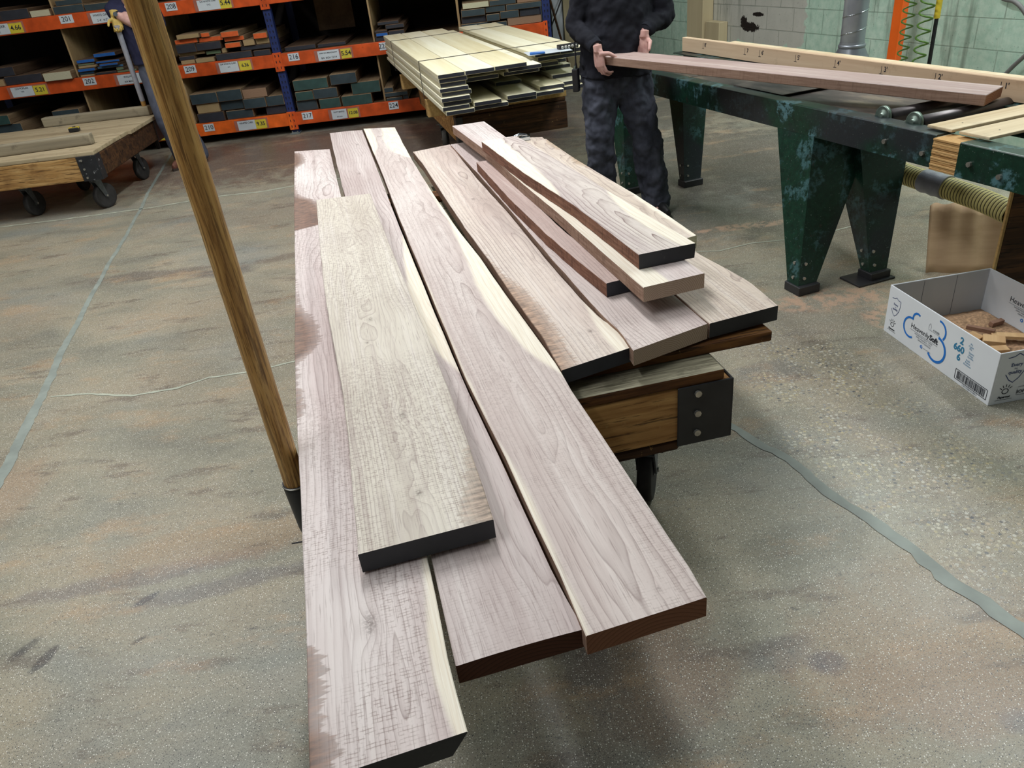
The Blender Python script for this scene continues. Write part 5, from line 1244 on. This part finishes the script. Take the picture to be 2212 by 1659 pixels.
# ------------------------------------------------------------------ people
def sweep(mb, pts, rad, mat, n=20, sub=5, balls=(1, 1)):
    """smooth limb through joints, radii (a, b) or r per joint"""
    P = [Vector(p) for p in pts]; RR = [r if isinstance(r, tuple) else (r, r) for r in rad]
    C = spline(P, sub); rr = []
    for i in range(len(P)-1):
        for k in range(sub):
            t = k/sub; t = t*t*(3-2*t); rr.append(tuple(RR[i][j]*(1-t)+RR[i+1][j]*t for j in (0, 1)))
    rr.append(RR[-1]); mb.tube(C, 1, mat, n, ell=rr)
    a, b = C[0], C[-1]
    if balls[0]: mb.ball(a, min(rr[0])*.98, mat)
    if balls[1]: mb.ball(b, min(rr[-1])*.98, mat)
    return mb
def skinify(o, vox, smooth=4, fac=.5):
    m = o.modifiers.new('remesh', 'REMESH'); m.mode = 'VOXEL'; m.voxel_size = vox; m.use_smooth_shade = True
    s = o.modifiers.new('smooth', 'SMOOTH'); s.iterations = smooth; s.factor = fac; return o
def wrinkle(o, size, st, name='clouds', tex='CLOUDS', mid=.5):
    t = bpy.data.textures.get(name) or bpy.data.textures.new(name, tex)
    t.noise_scale = size
    d = o.modifiers.new('folds', 'DISPLACE'); d.texture = t; d.strength = st; d.mid_level = mid; d.texture_coords = 'LOCAL'
def hand(mb, wrist, palm_dir, palm_n, side, curls, mat, s=1., spread=.12, thumb=(.6, .3), size=.185):
    """palm slab and five bent fingers; palm_n points out of the palm; side = +1 thumb on +x of (dir x n)"""
    W = Vector(wrist); D = Vector(palm_dir).normalized(); N = Vector(palm_n); N = (N-D*N.dot(D)).normalized(); X = D.cross(N)*side
    k = size/.185
    for u in (-.028, -.010, .010, .026): mb.tube([W+X*u*.75*k, W+D*.045*k+X*u*1.0*k, W+D*.088*k+X*u*1.12*k], [.013*k, .014*k, .011*k], mat, 10)
    mb.ball(W+D*.045*k, (.030*k, .030*k, .030*k), mat) if False else None
    mb.tube([W-D*.03*k, W+D*.01*k], [.025*k, .026*k], mat, 14)
    lens = [(.040, .026, .019), (.045, .029, .020), (.042, .027, .019), (.032, .021, .017)]
    xs = [.030, .010, -.010, -.028]
    for i in range(4):
        p = W+D*(.088-(.006 if i in (0, 3) else 0))*k+X*xs[i]*k; a = 0; path = [p-D*.012*k, p]; ax = X
        base_dir = (D+X*spread*(1.5-i)*.6).normalized()
        for j in range(3):
            a += curls[i][j] if isinstance(curls[i], (tuple, list)) else curls[i]
            dd = (base_dir*math.cos(a)+N*math.sin(a)).normalized(); p = p+dd*lens[i][j]*k; path.append(p)
        mb.tube(path, [.0095*k, .0095*k, .0088*k, .0080*k, .0068*k], mat, 10); mb.ball(path[-1], .0070*k, mat, n=10)
    p = W+D*.022*k+X*.028*k; t1 = (D*thumb[0]+X*(1-thumb[0])+N*thumb[1]).normalized(); p1 = p+t1*.040*k; t2 = (t1*.7+D*.6+N*thumb[1]*.6).normalized(); p2 = p1+t2*.032*k; p3 = p2+(t2*.8+D*.4).normalized()*.026*k
    mb.tube([p-t1*.015*k, p, p1, p2, p3], [.014*k, .0145*k, .0125*k, .0105*k, .0085*k], mat, 12); mb.ball(p3, .0088*k, mat, n=10)
def head(mb, c, face, mat, s=1.):
    """skull, jaw, nose, ears; returns frame"""
    c = Vector(c); f = Vector(face).normalized(); f.z = 0 if False else f.z; r = f.cross(Vector((0, 0, 1))).normalized(); u = r.cross(f)
    Mx = frame(c, r, f, u)
    mb.ball((0, -.008, .025), (.076, .096, .098), mat, Mx, 24); mb.ball((0, .018, -.045), (.058, .070, .070), mat, Mx, 20); mb.ball((0, .062, -.078), (.026, .022, .022), mat, Mx)
    mb.tube([Mx @ Vector((0, .088, .018)), Mx @ Vector((0, .106, -.012)), Mx @ Vector((0, .112, -.026))], [.008, .012, .014], mat, 10); mb.ball((0, .108, -.026), (.017, .012, .011), mat, Mx)
    for s_ in (-1, 1):
        mb.ball((s_*.078, -.005, -.005), (.010, .020, .032), mat, Mx); mb.ball((s_*.030, .080, .032), (.018, .010, .007), mat, Mx); mb.ball((s_*.036, .062, -.02), (.024, .022, .02), mat, Mx)
    mb.ball((0, .086, -.052), (.024, .012, .008), mat, Mx); mb.ball((0, .084, -.060), (.020, .012, .008), mat, Mx)
    return Mx
def face_parts(root, Mx, haircol):
    for s_ in (-1, 1):
        e = MB().ball((s_*.030, .080, .014), .0125, M['eye'], Mx); e.ball((s_*.030, .0895, .014), (.0055, .004, .0055), M['iris'], Mx); e.build('eye', root)
    MB().ball((0, .094, -.056), (.021, .006, .006), M['lip'], Mx).build('mouth', root)
    h = MB().ball((0, -.022, .048), (.086, .098, .094), haircol, Mx, 24); h.ball((0, -.06, -.01), (.074, .055, .075), haircol, Mx, 20); o = h.build('hair', root); skinify(o, .008, 2); wrinkle(o, .02, .01, 'hairtex')
    for s_ in (-1, 1): MB().tube([Mx @ Vector((s_*.016, .091, .036)), Mx @ Vector((s_*.032, .092, .041)), Mx @ Vector((s_*.048, .082, .035))], .0032, haircol, 6).build('eyebrow', root)
def shoe(parent, ankle, direction, mat, name='shoe'):
    a = Vector(ankle); d = Vector(direction); d.z = 0; d.normalize(); r = Vector((d.y, -d.x, 0)); Mx = frame((a.x, a.y, 0), r, d, (0, 0, 1))
    mb = MB(); mb.tube([Mx @ Vector(p) for p in ((0, -.075, .05), (0, -.02, .055), (0, .06, .048), (0, .14, .040), (0, .195, .034))], 1, mat, 16, ell=[(.030, .034), (.040, .040), (.036, .044), (.030, .046), (.018, .032)])
    mb.tube([Mx @ Vector((0, -.035, .06)), Mx @ Vector((0, -.03, .12))], [.044, .045], mat, 16)
    o = mb.build(name, parent); skinify(o, .007, 3)
    s = MB(); pts = []
    for i in range(28):
        t = i*2*math.pi/28; y = .06+.145*math.sin(t); w = .047*math.cos(t)*(1-.12*math.sin(t)); pts.append((w, y))
    s.prism(pts, .001, .024, M['sole'], Mx); s.build('sole', o); return o

# --- person in black holding the plank
a0, a1, xv, yv, zv, Wp = HELD
px_ = empty('person', (.87, 4.8, 0), 0, 'person in black long-sleeved top and dark jeans, holding one end of a walnut plank', 'person')
O = Vector((.87, 4.8, 0))
def rel(*p): return Vector(p)-O
pel = rel(.845, 4.82, .90); chest = rel(.885, 4.86, 1.28); neck = rel(.885, 4.84, 1.46)
shR, shL = rel(.70, 4.86, 1.40), rel(1.075, 4.88, 1.40)
elR, elL = rel(.625, 4.84, 1.155), rel(1.15, 4.84, 1.16)
face = Vector((-.25, -1, -.35))
# grip points in plank space: far (held) end is y = ln
pl = (a0-a1).length
def onplank(x, y, z): return a1+xv*x+yv*y+zv*z-O
hR = onplank(-.035, pl-.01, -.012); hL = onplank(Wp+.030, pl-.115, .01)
wrR = hR+Vector((-.018, .055, .065)); wrL = hL+Vector((.025, .045, .095))
body = MB()
sweep(body, [pel+Vector((0, 0, .03)), pel+Vector((0, 0, .14)), chest, neck+Vector((0, 0, -.08))], [(.145, .10), (.13, .095), (.155, .105), (.12, .08)], M['skin'])
sweep(body, [neck+Vector((0, 0, -.06)), neck+Vector((-.01, -.03, .06))], [.058, .056], M['skin'])
for s_, e_, w_ in ((shR, elR, wrR), (shL, elL, wrL)):
    sweep(body, [chest+(s_-chest)*.6+Vector((0, 0, .06)), s_, (s_+e_)/2, e_, e_.lerp(w_, .4), w_], [.06, .055, .047, .040, .040, .027], M['skin'], 16)
hipR, hipL = rel(.745, 4.82, .86), rel(.945, 4.82, .86); knR, knL = rel(.725, 4.74, .49), rel(1.02, 4.76, .475); anR, anL = rel(.745, 4.84, .09), rel(1.075, 4.76, .09)
for h_, k_, a_ in ((hipR, knR, anR), (hipL, knL, anL)): sweep(body, [h_, h_.lerp(k_, .5), k_, k_.lerp(a_, .4), a_], [.070, .068, .052, .052, .038], M['skin'], 16)
for a_ in (anR, anL): body.tube([a_+Vector((0, .01, -.03)), a_+Vector((0, -.10, -.055))], [.035, .026], M['skin'], 12)
HM = head(body, neck+Vector((-.03, -.07, .17)), face, M['skin'])
# right hand: palm against the end corner, thumb on top, fingers curling underneath
dR = (xv*.55-yv*.62+Vector((0, 0, -.35))).normalized()
hand(body, hR+Vector((-.012, .02, .050)), Vector((.10, -.10, -1)), xv*1.0+yv*-.15, 1, [(.35, .75, .55), (.35, .8, .6), (.4, .85, .6), (.45, .9, .6)], M['skin'], thumb=(.15, .75))
# left hand: laid flat on the far edge
hand(body, hL+Vector((.012, .02, .070)), Vector((-.12, -.08, -1)), -xv*1.0+yv*-.1, -1, [(.3, .7, .5), (.35, .75, .55), (.4, .8, .6), (.45, .85, .6)], M['skin'], thumb=(.2, .7))
ob = body.build('body', px_); skinify(ob, .0042, 2, .4)
face_parts(ob, HM, M['hair'])
# jeans
j = MB()
sweep(j, [rel(.845, 4.82, .985), rel(.845, 4.82, .90), rel(.845, 4.82, .82)], [(.185, .126), (.192, .132), (.188, .130)], M['denim'], 28, balls=(0, 1))
sweep(j, [rel(.745, 4.82, .88), rel(.74, 4.80, .72), rel(.725, 4.755, .50), rel(.735, 4.79, .30), rel(.745, 4.83, .07)], [(.112, .118), (.106, .112), (.088, .090), (.086, .090), (.088, .098)], M['denim'], 24)
sweep(j, [rel(.945, 4.82, .88), rel(.965, 4.81, .72), rel(1.015, 4.77, .485), rel(1.045, 4.77, .28), rel(1.078, 4.765, .065)], [(.112, .118), (.108, .112), (.092, .094), (.088, .094), (.090, .102)], M['denim'], 24)
oj = j.build('jeans', ob); skinify(oj, .009, 4); wrinkle(oj, .11, .030, 'jeansfold'); wrinkle(oj, .05, .018, 'jeansfold2')
# top
t = MB()
sweep(t, [rel(.842, 4.815, .865), rel(.845, 4.815, .93), rel(.855, 4.83, 1.08), rel(.88, 4.86, 1.28), rel(.885, 4.86, 1.41)], [(.220, .160), (.214, .156), (.200, .147), (.205, .142), (.15, .10)], M['black_cloth'], 30, balls=(0, 1))
for s_, e_, w_ in ((shR, elR, wrR), (shL, elL, wrL)):
    w2 = w_.lerp(e_, .10)
    sweep(t, [chest+(s_-chest)*.55+Vector((0, 0, .05)), s_, (s_+e_)/2+Vector((0, 0, .0)), e_, e_.lerp(w2, .5), w2], [.084, .076, .067, .061, .053, .044], M['black_cloth'], 20)
ot = t.build('long_sleeved_top', ob); skinify(ot, .009, 4); wrinkle(ot, .09, .034, 'topfold'); wrinkle(ot, .045, .018, 'topfold2')
for e_, w_ in ((elR, wrR), (elL, wrL)):
    cfa = w_.lerp(e_, .20); cfb = w_.lerp(e_, -.02); o = MB().tube([cfa, cfa.lerp(cfb, .3), cfa.lerp(cfb, .8), cfb], [.046, .045, .043, .040], M['black_rib'], 20).build('cuff', ot)
o = MB().tube([rel(.885, 4.86, 1.40), rel(.885, 4.85, 1.47)], 1, M['black_rib'], 24, ell=[(.10, .085), (.075, .07)]).build('collar', ot)
shoe(ob, rel(.745, 4.84, 0)+O-O, Vector((-.1, -1, 0)), M['shoe_black']); shoe(ob, rel(1.075, 4.77, 0), Vector((.2, -1, 0)), M['shoe_black'])
wt = empty('walkie_talkie', (0, 0, 0), 0, 'black two-way radio with antenna clipped at the hip of the person in black', 'radio')
P_ = ony(1239, 145, 4.76); wt.location = (P_.x+.012, 4.77, P_.z-.07); wt.rotation_euler = (0, 0, R(70))
MB().bbox((-.028, -.018, -.07), (.028, .018, .06), M['plastic_black'], .006, seg=2).build('radio_body', wt)
MB().lathe([(.009, .06), (.008, .075), (.0045, .09), (.0045, .20), (.003, .205)], M['plastic_black'], 12, Matrix.Translation((.016, 0, 0))).build('antenna', wt)
MB().lathe([(.007, .06), (.007, .075)], M['cap'], 12, Matrix.Translation((-.012, 0, 0))).build('knob', wt)
mb = MB()
for k in range(6): mb.box((-.018, -.0195, -.05+k*.009), (.018, -.0175, -.046+k*.009), M['hole'])
mb.build('speaker_grille', wt)

# --- person in navy shirt by the rack, gripping the taped pole
Q = Vector((-3.05, 7.88, 0)); p2 = empty('person', Q, 0, 'person in navy shirt and yellow gloves behind the left cart, gripping a taped pole', 'person')
def r2_(*p): return Vector(p)-Q
pel = r2_(-3.035, 7.93, .95); chest = r2_(-3.08, 7.97, 1.34); neck = r2_(-3.09, 7.95, 1.52)
shR, shL = r2_(-3.26, 7.97, 1.45), r2_(-2.94, 7.99, 1.45)
el1 = r2_(-3.00, 7.80, 1.27) ; el1 = r2_(-3.005, 7.86, 1.30)
hp1 = ony(252, 52, 7.82)-Q; wr1 = ony(247, 30, 7.84)-Q
shoulder_out = r2_(-3.17, 7.93, 1.50)
body = MB()
sweep(body, [pel+Vector((0, 0, .03)), pel+Vector((0, 0, .15)), chest, neck+Vector((0, 0, -.08))], [(.135, .10), (.125, .095), (.15, .105), (.12, .08)], M['skin'])
sweep(body, [neck+Vector((0, 0, -.06)), neck+Vector((-.01, -.02, .06))], [.057, .055], M['skin'])
elb = ony(318, 62, 7.80)-Q
sweep(body, [shR+Vector((.08, 0, .03)), shR, shR.lerp(elb, .5)+Vector((0, -.04, 0)), elb, elb.lerp(wr1, .45), wr1], [.06, .06, .055, .050, .046, .030], M['skin'], 18)
el2 = r2_(-2.90, 8.00, 1.18); wr2 = r2_(-2.88, 7.98, .94)
sweep(body, [shL-Vector((.08, 0, 0)), shL, shL.lerp(el2, .5), el2, el2.lerp(wr2, .4), wr2], [.06, .055, .048, .042, .042, .028], M['skin'], 16)
hipR, hipL = r2_(-3.10, 7.93, .90), r2_(-2.94, 7.93, .90); knR, knL = r2_(-3.08, 7.84, .50), r2_(-2.93, 7.90, .50); anR, anL = r2_(-3.06, 7.92, .09), r2_(-2.88, 8.0, .09)
for h_, k_, a_ in ((hipR, knR, anR), (hipL, knL, anL)): sweep(body, [h_, h_.lerp(k_, .5), k_, k_.lerp(a_, .4), a_], [.070, .066, .052, .050, .038], M['skin'], 16)
HM = head(body, neck+Vector((-.03, -.05, .17)), (-.5, -1, -.3), M['skin'])
hand(body, wr2, Vector((-.05, -.1, -1)), Vector((-1, 0, .2)), 1, [.5, .5, .55, .6], M['skin'])
ob = body.build('body', p2); skinify(ob, .0055, 2, .4); face_parts(ob, HM, M['hair'])
g = MB(); hd = (hp1-wr1).normalized()
hand(g, wr1+hd*.02, hd+Vector((.1, -.05, -.5)), Vector((.35, -.9, .1)), 1, [(.6, 1.0, .7), (.7, 1.0, .7), (.7, 1.0, .7), (.75, 1.0, .7)], M['glove'], thumb=(.35, .8), size=.205)
g.tube([wr1-hd*.03, wr1+hd*.02], [.040, .034], M['glove'], 16)
og = g.build('work_glove', ob); skinify(og, .005, 1, .4)
g = MB(); hand(g, wr2+Vector((0, 0, -.02)), Vector((-.05, -.1, -1)), Vector((-1, 0, .2)), 1, [.5, .5, .55, .6], M['glove'], size=.205); og = g.build('work_glove', ob); skinify(og, .006, 1, .4)
fd = (elb-wr1).normalized(); w0 = wr1+fd*.012
wa = MB(); wa.tube([w0, w0+fd*.022], [.036, .037], M['plastic_black'], 20); o_ = wa.build('wristwatch', ob)
wa = MB(); cdir = Vector((.15, -1, .25)).normalized(); wa.tube([w0+fd*.011+cdir*.034, w0+fd*.011+cdir*.046], [.021, .019], M['chrome'], 20); wa.build('watch_case', o_)
s = MB()
sweep(s, [r2_(-3.035, 7.93, .985), r2_(-3.045, 7.93, 1.10), r2_(-3.08, 7.97, 1.34), r2_(-3.08, 7.97, 1.46)], [(.184, .134), (.180, .13), (.20, .14), (.13, .09)], M['navy'], 28, balls=(0, 1))
sweep(s, [shR+Vector((.1, 0, .02)), shR, shR.lerp(elb, .30)+Vector((0, -.02, 0))], [.085, .082, .078], M['navy'], 18)
sweep(s, [shL-Vector((.1, 0, -.02)), shL, shL.lerp(el2, .55)], [.085, .082, .078], M['navy'], 18)
os_ = s.build('navy_shirt', ob); skinify(os_, .010, 3); wrinkle(os_, .10, .02, 'topfold')
s = MB(); sweep(s, [r2_(-3.03, 7.93, 1.03), r2_(-3.02, 7.93, .93), r2_(-3.02, 7.93, .86)], [(.160, .115), (.168, .12), (.17, .12)], M['denim2'], 26, balls=(0, 1))
for h_, k_, a_ in ((hipR, knR, anR), (hipL, knL, anL)): sweep(s, [h_, h_.lerp(k_, .5), k_, k_.lerp(a_, .5), a_+Vector((0, 0, -.01))], [.100, .092, .076, .072, .072], M['denim2'], 22)
oj = s.build('trousers', ob); skinify(oj, .010, 3); wrinkle(oj, .10, .014, 'jeansfold')
shoe(ob, r2_(-3.06, 7.90, 0), Vector((-.15, -1, 0)), M['shoe_brown']); shoe(ob, r2_(-2.88, 7.99, 0), Vector((.2, -1, 0)), M['shoe_brown'])
pt = ony(252, 55, 7.80)
pole('grey-taped push pole standing in a black socket at the corner of the left cart', ony(338, 305, 8.14), pt, .0225, tape=(.38, 1.0))
# ------------------------------------------------------------------ lights and camera
def area(name, loc, size, power, rot=(0, 0, 0), col=(1, .98, .94)):
    l = bpy.data.lights.new(name, 'AREA'); l.shape = 'RECTANGLE'; l.size, l.size_y = size; l.energy = power; l.color = col
    o = bpy.data.objects.new(name, l); COL.objects.link(o); o.location = loc; o.rotation_euler = rot; return o
area('tube_lamp', (-1.9, 1.0, 4.2), (.30, 2.6), 120, col=(.97, .99, 1.))
area('tube_lamp', (-.55, 4.5, 4.2), (.30, 2.6), 260, col=(.97, .99, 1.))
area('tube_lamp', (3.5, 4.0, 4.0), (.30, 3.0), 190, (0, R(-5), 0), col=(.97, .99, 1.))
area('tube_lamp', (-3.9, 5.6, 4.2), (.3, 2.4), 110, col=(1, .98, .93))
area('tube_lamp', (3.4, 7.0, 4.0), (.30, 2.6), 150, col=(.97, 1., .99))
area('tube_lamp', (-.6, 7.3, 4.3), (2.4, .3), 30, col=(1, .98, .93))
area('tube_lamp', (-3.0, -1.8, 4.2), (.30, 2.6), 35, col=(.95, .98, 1.))
w = bpy.data.worlds.new('room_air'); sc.world = w; w.use_nodes = True
w.node_tree.nodes['Background'].inputs[0].default_value = (.62, .66, .68, 1); w.node_tree.nodes['Background'].inputs[1].default_value = .16
sc.cycles.adaptive_threshold = .03; sc.cycles.max_bounces = 4; sc.cycles.diffuse_bounces = 2; sc.cycles.glossy_bounces = 2; sc.cycles.transmission_bounces = 2
sc.cycles.caustics_reflective = False; sc.cycles.caustics_refractive = False
cd = bpy.data.cameras.new('camera'); cam = bpy.data.objects.new('camera', cd); COL.objects.link(cam)
cd.sensor_fit = 'HORIZONTAL'; cd.sensor_width = 36; cd.lens = F/2212*36; cd.clip_start = .05; cd.clip_end = 60
Mc = Matrix.Identity(4)
for i in range(3): Mc[i][0] = RT[i]; Mc[i][1] = UP[i]; Mc[i][2] = -FW[i]; Mc[i][3] = CAM[i]
cam.matrix_world = Mc; sc.camera = cam
sc.view_settings.view_transform = 'Standard'; sc.view_settings.look = 'None'; sc.view_settings.exposure = -0.78; sc.view_settings.gamma = 1.0
try: sc.view_settings.use_curve_mapping = False
except Exception: pass
